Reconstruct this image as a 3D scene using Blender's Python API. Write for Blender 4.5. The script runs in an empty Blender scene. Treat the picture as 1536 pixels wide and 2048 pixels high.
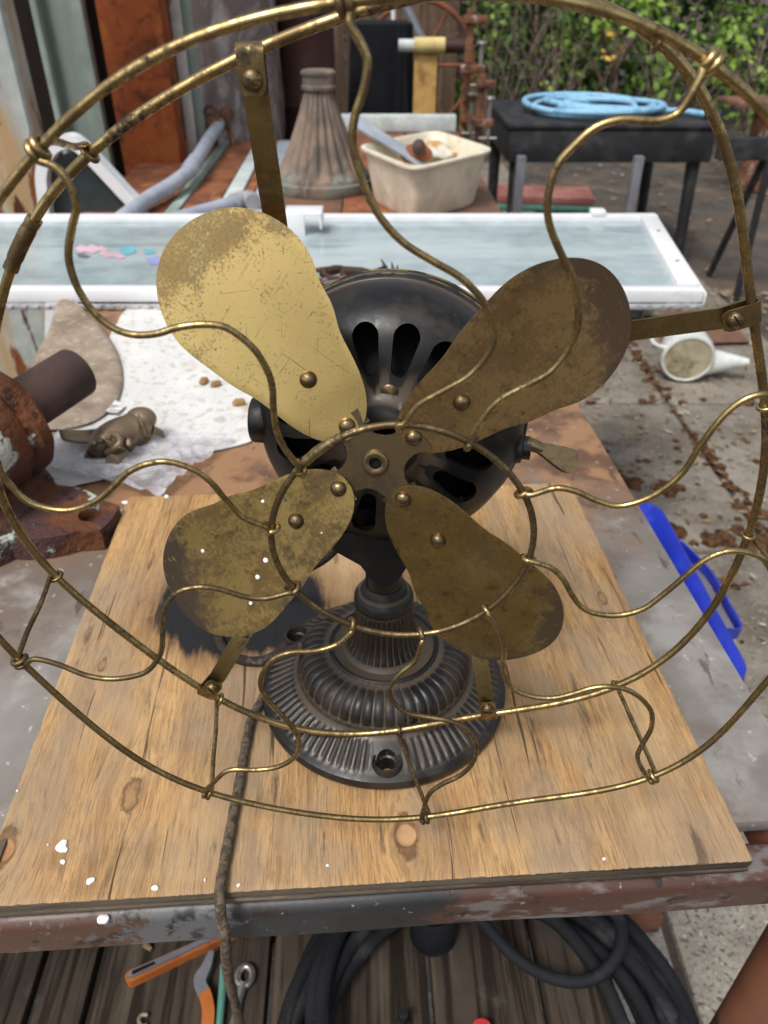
import bpy, bmesh, math, random
import numpy as np
from mathutils import Vector, Matrix, noise as mnoise

random.seed(7); rng = np.random.default_rng(7)
scene = bpy.context.scene
COL = scene.collection
R = math.radians

# ------------------------------------------------------------------ camera
CAM = np.array([-0.01778, -0.31735, 1.25279])
PITCH, YAW, ROLL, FPX = 0.61264, -0.01028, 0.00343, 1511.18
def cam_basis():
    cy, sy = math.cos(YAW), math.sin(YAW)
    fw = np.array([-sy*math.cos(PITCH), cy*math.cos(PITCH), -math.sin(PITCH)])
    rt = np.array([cy, sy, 0.0]); up = np.cross(rt, fw)
    r2 = math.cos(ROLL)*rt + math.sin(ROLL)*up
    u2 = -math.sin(ROLL)*rt + math.cos(ROLL)*up
    return r2, u2, fw
RT, UP, FW = cam_basis()
cd = bpy.data.cameras.new('camera'); cam = bpy.data.objects.new('camera', cd); COL.objects.link(cam)
m = Matrix.Identity(4)
for i in range(3):
    m[i][0] = RT[i]; m[i][1] = UP[i]; m[i][2] = -FW[i]; m[i][3] = CAM[i]
cam.matrix_world = m
cd.sensor_fit = 'VERTICAL'; cd.sensor_height = 36.0; cd.lens = FPX/2048*36
cd.clip_start = 0.02; cd.clip_end = 400
cd.dof.use_dof = True; cd.dof.focus_distance = 0.43; cd.dof.aperture_fstop = 11.5
scene.camera = cam

# ------------------------------------------------------------------ sky, sun, exposure
SUN_EL, SUN_AZ = R(58), R(215)          # azimuth clockwise from +Y: behind the photographer, from the left
w = bpy.data.worlds.new('World'); scene.world = w; w.use_nodes = True
nt = w.node_tree; nt.nodes.clear()
sky = nt.nodes.new('ShaderNodeTexSky'); sky.sky_type = 'NISHITA'; sky.sun_disc = False
sky.sun_elevation = SUN_EL; sky.sun_rotation = SUN_AZ; sky.dust_density = 4; sky.ozone_density = 1
hs = nt.nodes.new('ShaderNodeHueSaturation'); hs.inputs['Saturation'].default_value = 0.30
bg = nt.nodes.new('ShaderNodeBackground'); bg.inputs['Strength'].default_value = 0.115
ow = nt.nodes.new('ShaderNodeOutputWorld')
nt.links.new(sky.outputs[0], hs.inputs['Color']); nt.links.new(hs.outputs[0], bg.inputs['Color']); nt.links.new(bg.outputs[0], ow.inputs[0])
sl = bpy.data.lights.new('sun', 'SUN'); sl.energy = 1.5; sl.angle = R(15); sl.color = (1.0, 0.96, 0.90)
so = bpy.data.objects.new('sun', sl); COL.objects.link(so)
sd = Vector((math.sin(SUN_AZ)*math.cos(SUN_EL), math.cos(SUN_AZ)*math.cos(SUN_EL), math.sin(SUN_EL)))
so.rotation_euler = (-sd).to_track_quat('-Z', 'Y').to_euler(); so.location = sd*20
vs = scene.view_settings; vs.view_transform = 'Standard'; vs.look = 'None'; vs.exposure = 0.50; vs.gamma = 1.0; vs.use_curve_mapping = False
scene.cycles.max_bounces = 6; scene.cycles.use_denoising = True; scene.cycles.use_adaptive_sampling = True; scene.cycles.adaptive_threshold = .02

# ------------------------------------------------------------------ geometry helpers
def ray(x, y): return RT*((x-768)/FPX) + UP*(-(y-1024)/FPX) + FW
def zP(x, y, z): d = ray(x, y); return CAM + d*((z-CAM[2])/d[2])          # point of the place at height z
def yP(x, y, Y): d = ray(x, y); return CAM + d*((Y-CAM[1])/d[1])          # point of the place at depth Y
def lerp(a, b, t): return a+(b-a)*t
def nrm(v): v = np.asarray(v, float); return v/np.linalg.norm(v)
def smooth_path(P, n=6, closed=False):
    P = [np.asarray(p, float) for p in P]; N = len(P); out = []
    rngi = range(N) if closed else range(N-1)
    for i in rngi:
        if closed: p0, p1, p2, p3 = P[i-1], P[i], P[(i+1) % N], P[(i+2) % N]
        else: p0, p1, p2, p3 = P[max(i-1, 0)], P[i], P[i+1], P[min(i+2, N-1)]
        for k in range(n):
            t = k/n
            out.append(0.5*((2*p1)+(-p0+p2)*t+(2*p0-5*p1+4*p2-p3)*t*t+(-p0+3*p1-3*p2+p3)*t**3))
    if not closed: out.append(P[-1])
    return out

class MB:
    def __init__(s): s.v = []; s.f = []; s.mi = []
    def add(s, V, F, mi=0):
        o = len(s.v); s.v.extend([tuple(map(float, p)) for p in V]); s.f.extend([tuple(i+o for i in f) for f in F]); s.mi.extend([mi]*len(F)); return s
    def box(s, c, d, rz=0, bev=0, rot=None, mi=0):
        bm = bmesh.new(); bmesh.ops.create_cube(bm, size=1)
        for v in bm.verts: v.co = Vector((v.co.x*d[0], v.co.y*d[1], v.co.z*d[2]))
        if bev > 0: bmesh.ops.bevel(bm, geom=bm.edges[:], offset=min(bev, min(d)*.45), segments=2, affect='EDGES', profile=.5)
        M = Matrix.Translation(Vector([float(q) for q in c])) @ (rot.to_4x4() if rot is not None else Matrix.Rotation(rz, 4, 'Z'))
        bm.verts.index_update()
        s.add([M @ v.co for v in bm.verts], [[v.index for v in f.verts] for f in bm.faces], mi); bm.free(); return s
    def tube(s, P, r, seg=10, closed=False, cap=True, mi=0, flat=None):
        P = [np.asarray(p, float) for p in P]; n = len(P)
        rr = r if hasattr(r, '__len__') else [r]*n
        T = []
        for i in range(n):
            a = P[(i-1) % n] if (closed or i > 0) else P[0]; b = P[(i+1) % n] if (closed or i < n-1) else P[-1]
            T.append(nrm(b-a+1e-12))
        u = np.cross(T[0], [0, 0, 1.0]);
        if np.linalg.norm(u) < 1e-3: u = np.cross(T[0], [1.0, 0, 0])
        u = nrm(u); V = []
        for i in range(n):
            u = nrm(u-T[i]*(u@T[i])); wv = np.cross(T[i], u)
            for k in range(seg):
                a = 2*math.pi*k/seg; V.append(P[i]+rr[i]*(math.cos(a)*u+math.sin(a)*wv))
        F = []
        for i in range(n if closed else n-1):
            j = (i+1) % n
            if closed and j == 0:      # match the twist at the seam
                d0 = [np.linalg.norm(V[(n-1)*seg]-V[k]) for k in range(seg)]; sh = int(np.argmin(d0))
            else: sh = 0
            for k in range(seg):
                F.append((i*seg+k, i*seg+(k+1) % seg, j*seg+(k+1+sh) % seg, j*seg+(k+sh) % seg))
        if cap and not closed:
            F.append(tuple(range(seg))[::-1]); F.append(tuple((n-1)*seg+k for k in range(seg)))
        return s.add(V, F, mi)
    def strip(s, P, Wd, width, th, mi=0):
        """flat bar swept along P; Wd = width directions (one or one per point)"""
        P = [np.asarray(p, float) for p in P]; n = len(P); V = []; F = []
        for i in range(n):
            T = nrm(P[min(i+1, n-1)]-P[max(i-1, 0)]); W = Wd[i] if isinstance(Wd, list) else Wd
            W = nrm(np.asarray(W)-T*(np.asarray(W)@T)); N = np.cross(T, W)
            wi = width[i] if hasattr(width, '__len__') else width
            for a, b in ((-1, -1), (1, -1), (1, 1), (-1, 1)): V.append(P[i]+W*wi/2*a+N*th/2*b)
        for i in range(n-1):
            for k in range(4): F.append((i*4+k, i*4+(k+1) % 4, (i+1)*4+(k+1) % 4, (i+1)*4+k))
        F.append((3, 2, 1, 0)); F.append(tuple((n-1)*4+k for k in range(4)))
        return s.add(V, F, mi)
    def lathe(s, prof, seg=48, c=(0, 0, 0), mod=None, M=None, loop=False, mi=0):
        V = []; F = []; n = len(prof)
        for i, (r, z) in enumerate(prof):
            for k in range(seg):
                a = 2*math.pi*k/seg; rr, zz = (r, z) if mod is None else mod(i, r, z, a)
                V.append(np.array([rr*math.cos(a), rr*math.sin(a), zz]))
        for i in range(n if loop else n-1):
            j = (i+1) % n
            for k in range(seg): F.append((i*seg+k, i*seg+(k+1) % seg, j*seg+(k+1) % seg, j*seg+k))
        if not loop:
            F.append(tuple(range(seg))[::-1]); F.append(tuple((n-1)*seg+k for k in range(seg)))
        if M is not None: V = [np.array(M @ Vector(p)) for p in V]
        return s.add([p+np.asarray(c, float) for p in V], F, mi)
    def prism(s, out, h, M=None, mi=0):
        n = len(out); V = [(x, y, 0) for x, y in out]+[(x, y, h) for x, y in out]
        F = [tuple(range(n))[::-1], tuple(range(n, 2*n))]+[(i, (i+1) % n, (i+1) % n+n, i+n) for i in range(n)]
        if M is not None: V = [M @ Vector(p) for p in V]
        return s.add(V, F, mi)
    def grid(s, fn, nu, nv, th=None, mi=0):
        V = [fn(i/nu, j/nv) for j in range(nv+1) for i in range(nu+1)]
        F = [(j*(nu+1)+i, j*(nu+1)+i+1, (j+1)*(nu+1)+i+1, (j+1)*(nu+1)+i) for j in range(nv) for i in range(nu)]
        if th:
            o = len(V); V += [(p[0], p[1], p[2]-th) for p in V]; F2 = [tuple(q+o for q in f[::-1]) for f in F]
            b = list(range(nu+1))+[j*(nu+1)+nu for j in range(1, nv+1)]+[nv*(nu+1)+i for i in range(nu-1, -1, -1)]+[j*(nu+1) for j in range(nv-1, 0, -1)]
            F = F+F2+[(b[(k+1) % len(b)], b[k], b[k]+o, b[(k+1) % len(b)]+o) for k in range(len(b))]
        return s.add(V, F, mi)
    def mesh(s, name, mats, smooth=True, ang=38):
        me = bpy.data.meshes.new(name); me.from_pydata(s.v, [], s.f)
        for mm in (mats if isinstance(mats, (list, tuple)) else [mats]): me.materials.append(mm)
        if any(s.mi): me.polygons.foreach_set('material_index', s.mi)
        bm = bmesh.new(); bm.from_mesh(me); bmesh.ops.recalc_face_normals(bm, faces=bm.faces[:]); bm.to_mesh(me); bm.free()
        if smooth:
            me.polygons.foreach_set('use_smooth', [True]*len(me.polygons)); me.set_sharp_from_angle(angle=R(ang))
        me.update(); return me
    def build(s, name, mats, parent=None, smooth=True, ang=38, M=None):
        return link(name, s.mesh(name, mats, smooth, ang), parent, M)

WM = {}                                    # world matrix of every object made, so children keep their place
def link(name, data, parent=None, M=None):
    o = bpy.data.objects.new(name, data); COL.objects.link(o)
    M = M if M is not None else Matrix.Identity(4)
    if parent is not None:
        o.parent = parent; o.matrix_parent_inverse = WM[parent].inverted()
    o.matrix_basis = M; WM[o] = M.copy()
    return o
def tag(o, label, cat, group=None, kind=None):
    if label: o['label'] = label
    if cat: o['category'] = cat
    if group: o['group'] = group
    if kind: o['kind'] = kind
    return o
def thing(name, loc, label, cat, group=None, rz=0):
    e = link(name, None, None, Matrix.Translation(Vector([float(q) for q in loc])) @ Matrix.Rotation(rz, 4, 'Z'))
    e.empty_display_size = .05
    return tag(e, label, cat, group)
def frame(o, x, y, z):
    M = Matrix.Identity(4)
    for i in range(3): M[i][0] = x[i]; M[i][1] = y[i]; M[i][2] = z[i]; M[i][3] = o[i]
    return M
def bool_cut(me, cutters):
    o = bpy.data.objects.new('tmp', me); COL.objects.link(o); cs = []
    for c in cutters:
        co = bpy.data.objects.new('tmpc', c); COL.objects.link(co); cs.append(co)
        md = o.modifiers.new('b', 'BOOLEAN'); md.object = co; md.operation = 'DIFFERENCE'; md.solver = 'EXACT'
    dg = bpy.context.evaluated_depsgraph_get(); r = bpy.data.meshes.new_from_object(o.evaluated_get(dg))
    for x in [o]+cs: bpy.data.objects.remove(x)
    r.polygons.foreach_set('use_smooth', [True]*len(r.polygons)); r.set_sharp_from_angle(angle=R(35)); return r

# ------------------------------------------------------------------ materials
class NT:
    def __init__(s, name):
        s.m = bpy.data.materials.new(name); s.m.use_nodes = True; s.t = s.m.node_tree; s.n = s.t.nodes
        s.b = s.n['Principled BSDF']; s.tc = s.n.new('ShaderNodeTexCoord')
    def l(s, a, b): s.t.links.new(a, b)
    def put(s, sock, v):
        if hasattr(v, 'is_linked') or isinstance(v, bpy.types.NodeSocket): s.l(v, sock)
        else:
            if sock.type == 'RGBA' and len(v) == 3: v = (*v, 1)
            sock.default_value = v
    def math(s, op, a, b=0.0, clamp=False):
        n = s.n.new('ShaderNodeMath'); n.operation = op; n.use_clamp = clamp; s.put(n.inputs[0], a); s.put(n.inputs[1], b); return n.outputs[0]
    def co(s, st=(1, 1, 1), loc=(0, 0, 0), kind='Object', rz=0.0):
        n = s.n.new('ShaderNodeMapping'); n.inputs['Scale'].default_value = st; n.inputs['Rotation'].default_value = (0, 0, rz); n.vector_type = 'TEXTURE' if False else 'POINT'; n.inputs['Location'].default_value = loc
        s.l(s.tc.outputs[kind], n.inputs['Vector']); return n.outputs[0]
    def noise(s, vec, scale, detail=4, rough=.55, dist=0.0):
        n = s.n.new('ShaderNodeTexNoise'); n.inputs['Scale'].default_value = scale; n.inputs['Detail'].default_value = detail
        n.inputs['Roughness'].default_value = rough; n.inputs['Distortion'].default_value = dist; s.l(vec, n.inputs['Vector']); return n.outputs['Fac']
    def voro(s, vec, scale, feat='F1'):
        n = s.n.new('ShaderNodeTexVoronoi'); n.feature = feat; n.inputs['Scale'].default_value = scale; s.l(vec, n.inputs['Vector']); return n.outputs['Distance']
    def ss(s, v, lo, hi, a=0.0, b=1.0):
        n = s.n.new('ShaderNodeMapRange'); n.interpolation_type = 'SMOOTHSTEP'; s.put(n.inputs['Value'], v)
        n.inputs['From Min'].default_value = lo; n.inputs['From Max'].default_value = hi; n.inputs['To Min'].default_value = a; n.inputs['To Max'].default_value = b
        return n.outputs['Result']
    def mix(s, f, a, b):
        n = s.n.new('ShaderNodeMix'); n.data_type = 'RGBA'; s.put(n.inputs[0], f); s.put(n.inputs[6], a); s.put(n.inputs[7], b); return n.outputs[2]
    def mixf(s, f, a, b):
        n = s.n.new('ShaderNodeMix'); n.data_type = 'FLOAT'; s.put(n.inputs[0], f); s.put(n.inputs[2], a); s.put(n.inputs[3], b); return n.outputs[0]
    def mul(s, c, f):
        n = s.n.new('ShaderNodeMix'); n.data_type = 'RGBA'; n.blend_type = 'MULTIPLY'; n.inputs[0].default_value = 1.0
        s.put(n.inputs[6], c); s.put(n.inputs[7], f); return n.outputs[2]
    def ax(s, i, kind='Object'):
        n = s.n.new('ShaderNodeSeparateXYZ'); s.l(s.tc.outputs[kind], n.inputs[0]); return n.outputs[i]
    def bump(s, h, strength, dist=.001):
        n = s.n.new('ShaderNodeBump'); n.inputs['Strength'].default_value = strength; n.inputs['Distance'].default_value = dist
        s.put(n.inputs['Height'], h); s.l(n.outputs[0], s.b.inputs['Normal'])
    def out(s, c=None, r=None, m=None, spec=None):
        if c is not None: s.put(s.b.inputs['Base Color'], c)
        if r is not None: s.put(s.b.inputs['Roughness'], r)
        if m is not None: s.put(s.b.inputs['Metallic'], m)
        if spec is not None: s.b.inputs['Specular IOR Level'].default_value = spec
        return s.m

def mat(name, base, layers=(), rough=.6, metal=0.0, bump=.3, bscale=250, bdist=.0006, var=.18, vscale=18, spec=.25):
    """base colour plus wear layers; a layer = dict(c colour, s scale, lo, hi, st stretch, r rough, m metal, d detail, g (axis, lo, hi), off, k kind)"""
    t = NT(name); col = base; ro = rough; me = metal
    n0 = t.noise(t.co(), vscale, 5); v = t.ss(n0, .25, .75, 1-var, 1+var)
    cc = t.n.new('ShaderNodeCombineColor'); [t.l(v, cc.inputs[i]) for i in range(3)]
    col = t.mul(base, cc.outputs[0]); h = t.noise(t.co(), bscale, 3)
    for i, L in enumerate(layers):
        vec = t.co(L.get('st', (1, 1, 1)), (3.1*i+L.get('off', 0), 1.7*i, 2.3*i))
        f = t.voro(vec, L['s']) if L.get('k') == 'v' else t.noise(vec, L['s'], L.get('d', 6), L.get('rg', .6), L.get('dist', 0))
        if 'g' in L:
            a, lo, hi = L['g']; f = t.math('ADD', f, t.ss(t.ax('XYZ'.index(a)), lo, hi, -.35, .1))
        f = t.ss(f, L['lo'], L['hi'], 0, L.get('a', 1.0))
        col = t.mix(f, col, L['c'])
        ro = t.mixf(f, ro, L.get('r', rough)); me = t.mixf(f, me, L.get('m', metal))
        h = t.math('ADD', h, t.math('MULTIPLY', f, L.get('h', .5)))
    if bump: t.bump(h, bump, bdist)
    return t.out(col, ro, me, spec)

def brass(name, clean, tarn, lo, hi, sc=38, dark=(.030, .020, .012), rgh=(.24, .5)):
    t = NT(name); v = t.co()
    n1 = t.noise(v, sc, 6, .65); n2 = t.noise(t.co(loc=(4, 2, 7)), sc*6, 5, .7); n3 = t.noise(t.co(loc=(1, 8, 3)), sc*.45, 4)
    f1 = t.ss(t.math('ADD', t.math('MULTIPLY', n1, .65), t.math('MULTIPLY', n2, .35)), lo, hi)
    f2 = t.ss(t.math('ADD', t.math('MULTIPLY', n3, .6), t.math('MULTIPLY', n2, .4)), .54, .66)
    c = t.mix(f1, clean, tarn); c = t.mix(f2, c, dark)
    ro = t.mixf(f1, rgh[0], rgh[1]); ro = t.mixf(f2, ro, .68); me = t.mixf(f2, 1.0, .35)
    t.bump(t.math('ADD', f1, t.math('MULTIPLY', n2, .6)), .12, .0003)
    return t.out(c, ro, me)
MT = {}
MT['wire'] = brass('brass_wire', (.50, .375, .165), (.20, .143, .070), .42, .56, 70)
MT['wire_dull'] = brass('brass_wire_dull', (.36, .27, .13), (.145, .105, .058), .38, .53, 70, rgh=(.3, .55))
MT['strap'] = brass('brass_strap', (.40, .30, .13), (.19, .135, .062), .42, .58, 30, rgh=(.28, .5))
MT['tarn'] = brass('brass_tarnished', (.30, .228, .125), (.135, .10, .062), .42, .60, 26, rgh=(.34, .55))
MT['rivet'] = brass('brass_rivet', (.30, .225, .12), (.125, .09, .055), .40, .56, 200, rgh=(.25, .45))

def bright_blade():
    t = NT('brass_blade_scoured'); clean = (.80, .585, .235)
    u, vv = t.ax(0), t.ax(1)
    nf = t.noise(t.co(), 600, 4, .75); nm = t.noise(t.co(loc=(2, 1, 0)), 60, 6, .7); nb = t.noise(t.co(loc=(5, 2, 0)), 18, 4)
    # darker tip band and darker leading edge, worn through in specks
    tip = t.ss(t.math('ADD', t.math('ADD', u, t.math('MULTIPLY', vv, -.12)), t.math('MULTIPLY', nb, .04)), .140, .166, 0, .21)
    edge = t.ss(t.math('ADD', vv, t.math('MULTIPLY', nb, .025)), .030, .066, 0, .11)
    rim = t.ss(t.math('ADD', t.math('MULTIPLY', vv, -1.0), t.math('MULTIPLY', nb, .025)), .036, .062, 0, .10)
    k = t.math('ADD', t.math('MULTIPLY', nf, .45), t.math('MULTIPLY', nm, .55))
    k = t.math('ADD', t.math('ADD', t.math('ADD', k, tip), edge), rim)
    f = t.math('MAXIMUM', t.ss(k, .55, .72, 0, .8), t.ss(t.math('ADD', t.math('MULTIPLY', nf, .6), t.math('MULTIPLY', k, .4)), .585, .615, 0, .9))
    scr = []
    for q, (an, sc_, th) in enumerate(((.5, 1300, .700), (-.35, 1700, .70), (1.25, 1200, .705), (2.2, 1500, .71))):       # long thin scratches
        r_ = t.n.new('ShaderNodeVectorRotate'); r_.rotation_type = 'Z_AXIS'; r_.inputs['Angle'].default_value = an; t.l(t.tc.outputs['Object'], r_.inputs['Vector'])
        m_ = t.n.new('ShaderNodeMapping'); m_.inputs['Scale'].default_value = (1, .016, 1); m_.inputs['Location'].default_value = (q*1.3, q*2.1, 0); t.l(r_.outputs[0], m_.inputs['Vector'])
        scr.append(t.ss(t.noise(m_.outputs[0], sc_, 2, .5), th, th+.03))
    fs = t.math('MAXIMUM', scr[0], scr[1]); fs2 = t.math('MAXIMUM', scr[2], scr[3])
    c = t.mix(t.ss(nb, .35, .7), clean, (.72, .53, .205)); c = t.mix(f, c, t.mix(t.ss(nb, .4, .6), (.27, .185, .080), (.235, .20, .115)))
    c = t.mix(t.math('MULTIPLY', t.math('MAXIMUM', fs, fs2), .7), c, (.10, .07, .035))
    ro = t.mixf(f, .31, .5); me = t.mixf(f, 1.0, .8)
    t.bump(t.math('SUBTRACT', t.math('MULTIPLY', f, .7), t.math('ADD', fs, fs2)), .15, .0003)
    return t.out(c, ro, me)
def dull_blade(name, seed, clean, mid, dark, amt):
    t = NT(name); u, vv = t.ax(0), t.ax(1)
    nf = t.noise(t.co(loc=(seed, 0, 0)), 380, 4, .75); nm = t.noise(t.co(loc=(seed, 1, 0)), 34, 9, .75); nb = t.noise(t.co(loc=(seed, 2, 0)), 16, 5, .6)
    g = t.math('ADD', t.math('MULTIPLY', nf, .3), t.math('MULTIPLY', nm, .7))
    c = t.mix(t.ss(g, .44, .56), clean, mid); c = t.mix(t.ss(t.noise(t.co(loc=(seed, 5, 2)), 110, 6, .75), .54, .66, 0, .7), c, dark)
    r2 = t.math('POWER', t.math('ADD', t.math('POWER', t.math('MAXIMUM', t.math('SUBTRACT', u, .10), t.math('MULTIPLY', t.math('SUBTRACT', .10, u), .4)), 2.0), t.math('POWER', vv, 2.0)), .5)
    rim = t.ss(t.math('ADD', r2, t.math('MULTIPLY', nb, .045)), .060, .092, 0, .25)
    f = t.ss(t.math('ADD', t.math('ADD', t.math('ADD', t.math('MULTIPLY', nb, .5), t.math('MULTIPLY', nm, .35)), t.math('MULTIPLY', nf, .15)), rim), .56-amt, .74-amt)
    c = t.mix(f, c, dark)
    sp = t.ss(t.voro(t.co(loc=(seed*2, 0, 0)), 75), .10, .07); sp = t.math('MULTIPLY', sp, t.ss(t.noise(t.co(loc=(9, seed, 0)), 30), .5, .55))
    c = t.mix(sp, c, (.035, .055, .055))
    fs = t.ss(t.noise(t.co((1, .1, 1), (1, seed, 0)), 650, 3, .6), .62, .68)
    c = t.mix(t.math('MULTIPLY', fs, .35), c, (.45, .33, .13))
    ro = t.mixf(f, t.mixf(t.ss(g, .42, .58), .36, .5), .62); me = t.mixf(f, .95, .55); me = t.mixf(sp, me, 0.0)
    t.bump(t.math('ADD', g, f), .15, .0003)
    return t.out(c, ro, me)
MT['blade0'] = bright_blade()
MT['blade1'] = dull_blade('brass_blade_brown', 1.0, (.56, .40, .18), (.31, .205, .095), (.105, .068, .040), .08)
MT['blade2'] = dull_blade('brass_blade_olive', 4.0, (.37, .26, .088), (.21, .142, .052), (.080, .054, .030), .06)
MT['blade3'] = dull_blade('brass_blade_umber', 7.0, (.34, .238, .088), (.185, .125, .050), (.058, .040, .026), .085)

def iron():
    t = NT('black_japanned_iron'); n1 = t.noise(t.co(), 35, 6, .65); n2 = t.noise(t.co(loc=(3, 3, 3)), 160, 5, .65)
    geo = t.n.new('ShaderNodeNewGeometry')
    cav = t.ss(geo.outputs['Pointiness'], .502, .480); dust = t.math('MULTIPLY', t.ss(n1, .44, .62), .45)
    c = t.mix(dust, (.007, .007, .0075), (.046, .037, .029)); c = t.mix(t.math('MULTIPLY', cav, .75), c, (.105, .078, .054))
    c = t.mix(t.ss(n2, .66, .74, 0, .6), c, (.10, .055, .03))
    ro = t.mixf(dust, .33, .74); t.bump(t.math('ADD', n2, t.math('MULTIPLY', n1, .5)), .22, .0006)
    return t.out(c, ro, 0.0, .45)
MT['iron'] = iron()
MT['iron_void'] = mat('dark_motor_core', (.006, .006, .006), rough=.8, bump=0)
MT['stripe'] = mat('gilt_pinstripe', (.25, .16, .05), [dict(c=(.02, .018, .015), s=60, lo=.45, hi=.55)], rough=.4, bump=0)
MT['cloth_cord'] = mat('brown_cloth_cord', (.135, .104, .074), [dict(c=(.070, .050, .035), s=220, lo=.45, hi=.6), dict(c=(.26, .21, .15), s=130, lo=.62, hi=.72)], rough=.95, bump=.8, bscale=900, bdist=.0012)
MT['black_cord'] = mat('old_black_cord', (.030, .024, .020), [dict(c=(.10, .08, .06), s=120, lo=.58, hi=.7)], rough=.85, bump=.6, bscale=800, bdist=.001)

def plywood(burn, knots):
    t = NT('weathered_plywood'); x, y = t.ax(0), t.ax(1)
    wob = t.noise(t.co((1, .22, 1)), 9, 3); xs = t.math('ADD', x, t.math('MULTIPLY', t.math('SUBTRACT', wob, .5), .035))
    kd = []
    for kx, ky, s in knots:                                        # grain bends round the knots
        dx = t.math('SUBTRACT', x, kx); dy = t.math('MULTIPLY', t.math('SUBTRACT', y, ky), .42)
        d2 = t.math('ADD', t.math('MULTIPLY', dx, dx), t.math('MULTIPLY', dy, dy))
        e = t.math('POWER', 2.71828, t.math('MULTIPLY', d2, -1/(s*s)))
        xs = t.math('SUBTRACT', xs, t.math('MULTIPLY', t.math('MULTIPLY', dx, e), .85)); kd.append(e)
    def gv(sx, sy, o=0.0):
        c = t.n.new('ShaderNodeCombineXYZ'); t.l(t.math('MULTIPLY', xs, sx), c.inputs[0]); t.l(t.math('MULTIPLY', y, sy), c.inputs[1]); c.inputs[2].default_value = o; return c.outputs[0]
    g1 = t.noise(gv(1, .06), 110, 6, .7); g2 = t.noise(gv(1, .055, 4.0), 420, 4, .7); g3 = t.noise(gv(1, .12, 9.0), 26, 4, .55)
    g4 = t.noise(gv(1, .045, 6.0), 1300, 3, .7)
    c = t.mix(t.ss(g3, .3, .7), (.57, .350, .152), (.43, .245, .098))
    c = t.mix(t.ss(g1, .46, .60, 0, .70), c, (.31, .172, .072))
    c = t.mix(t.ss(g2, .52, .62, 0, .70), c, (.215, .130, .066)); c = t.mix(t.ss(g4, .50, .60, 0, .65), c, (.185, .115, .062))
    c = t.mix(t.ss(t.noise(t.co((1, .5, 1), (2, 5, 0)), 14, 6, .65), .40, .62, 0, .58), c, (.285, .228, .165)); c = t.mix(t.ss(t.noise(t.co((1, .45, 1), (6, 1, 0)), 22, 8, .7), .56, .68, 0, .55), c, (.19, .115, .062)); c = t.mix(t.ss(t.noise(t.co((1, .6, 1), (9, 3, 0)), 9, 5, .6), .5, .7, 0, .5), c, (.56, .375, .19))      # greyed by weather
    c = t.mix(t.ss(t.noise(gv(1, .11, 3.0), 60, 6, .7), .575, .67, 0, .78), c, (.088, .062, .042))           # black streaks of mildew
    ck = t.ss(t.noise(gv(1, .018, 7.0), 170, 3, .6), .635, .655)                                                # drying checks
    c = t.mix(t.math('MULTIPLY', ck, .85), c, (.055, .032, .018))
    for e in kd:
        e2 = t.math('ADD', e, t.math('MULTIPLY', t.math('SUBTRACT', t.noise(t.co(), 150, 4), .5), .22)); c = t.mix(t.ss(e2, .86, .98, 0, .55), c, (.24, .13, .058)); c = t.mix(t.math('MULTIPLY', t.math('MULTIPLY', t.ss(e2, .86, .92), t.ss(e2, .98, .92)), .7), c, (.10, .055, .028))
    for hx, hy, hr in PLUGS:
        dx = t.math('SUBTRACT', x, hx); dy = t.math('MULTIPLY', t.math('SUBTRACT', y, hy), .85)
        dd_ = t.math('POWER', t.math('ADD', t.math('MULTIPLY', dx, dx), t.math('MULTIPLY', dy, dy)), .5)
        c = t.mix(t.ss(dd_, hr*1.35, hr*1.02, 0, .6), c, (.20, .105, .055)); c = t.mix(t.ss(dd_, hr*.92, hr*.78), c, t.mix(t.ss(g2, .45, .6), (.50, .30, .155), (.36, .19, .09)))
    bx, by, ba, bb = burn
    nb = t.noise(gv(1, .16, 2.0), 45, 6, .7)
    dx = t.math('DIVIDE', t.math('SUBTRACT', x, bx), ba); dy = t.math('DIVIDE', t.math('SUBTRACT', y, by), bb)
    rr = t.math('ADD', t.math('POWER', t.math('ADD', t.math('MULTIPLY', dx, dx), t.math('MULTIPLY', dy, dy)), .5), t.math('MULTIPLY', t.math('SUBTRACT', nb, .5), .9))
    c = t.mix(t.ss(rr, 1.45, .95, 0, .6), c, (.15, .075, .036))
    c = t.mix(t.ss(rr, 1.08, .90), c, (.018, .018, .020))
    h = t.math('SUBTRACT', t.math('ADD', t.math('MULTIPLY', g2, .5), t.math('MULTIPLY', g4, .5)), t.math('MULTIPLY', ck, 1.4))
    t.bump(h, .45, .0010)
    return t.out(c, t.ss(g1, .3, .7, .62, .8), 0.0, .2)

RUST = (.20, .068, .022); RUSTD = (.085, .034, .018); RUSTO = (.33, .125, .035)
MT['ground'] = mat('dirt_and_asphalt', (.078, .068, .060), [dict(c=(.125, .096, .074), s=2.2, lo=.45, hi=.65), dict(c=(.055, .045, .038), s=5, lo=.52, hi=.66), dict(c=(.26, .225, .19), s=45, lo=.66, hi=.72), dict(c=(.20, .11, .055), s=30, lo=.62, hi=.7)], rough=.95, bump=.7, bscale=60, bdist=.012, vscale=8)
MT['slab'] = mat('exposed_aggregate_concrete', (.245, .218, .182), [dict(c=(.150, .130, .106), s=4, lo=.42, hi=.62, d=8), dict(c=(.40, .365, .31), s=95, lo=.56, hi=.66, a=.8), dict(c=(.115, .095, .075), s=120, lo=.58, hi=.68), dict(c=(.11, .072, .045), s=9, lo=.56, hi=.70, a=.75, d=8), dict(c=(.30, .27, .23), s=2.5, lo=.5, hi=.7, a=.6, d=8), dict(c=(.05, .042, .034), s=3.5, lo=.485, hi=.5, a=.0)], rough=.93, bump=.8, bscale=120, bdist=.004)
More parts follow.
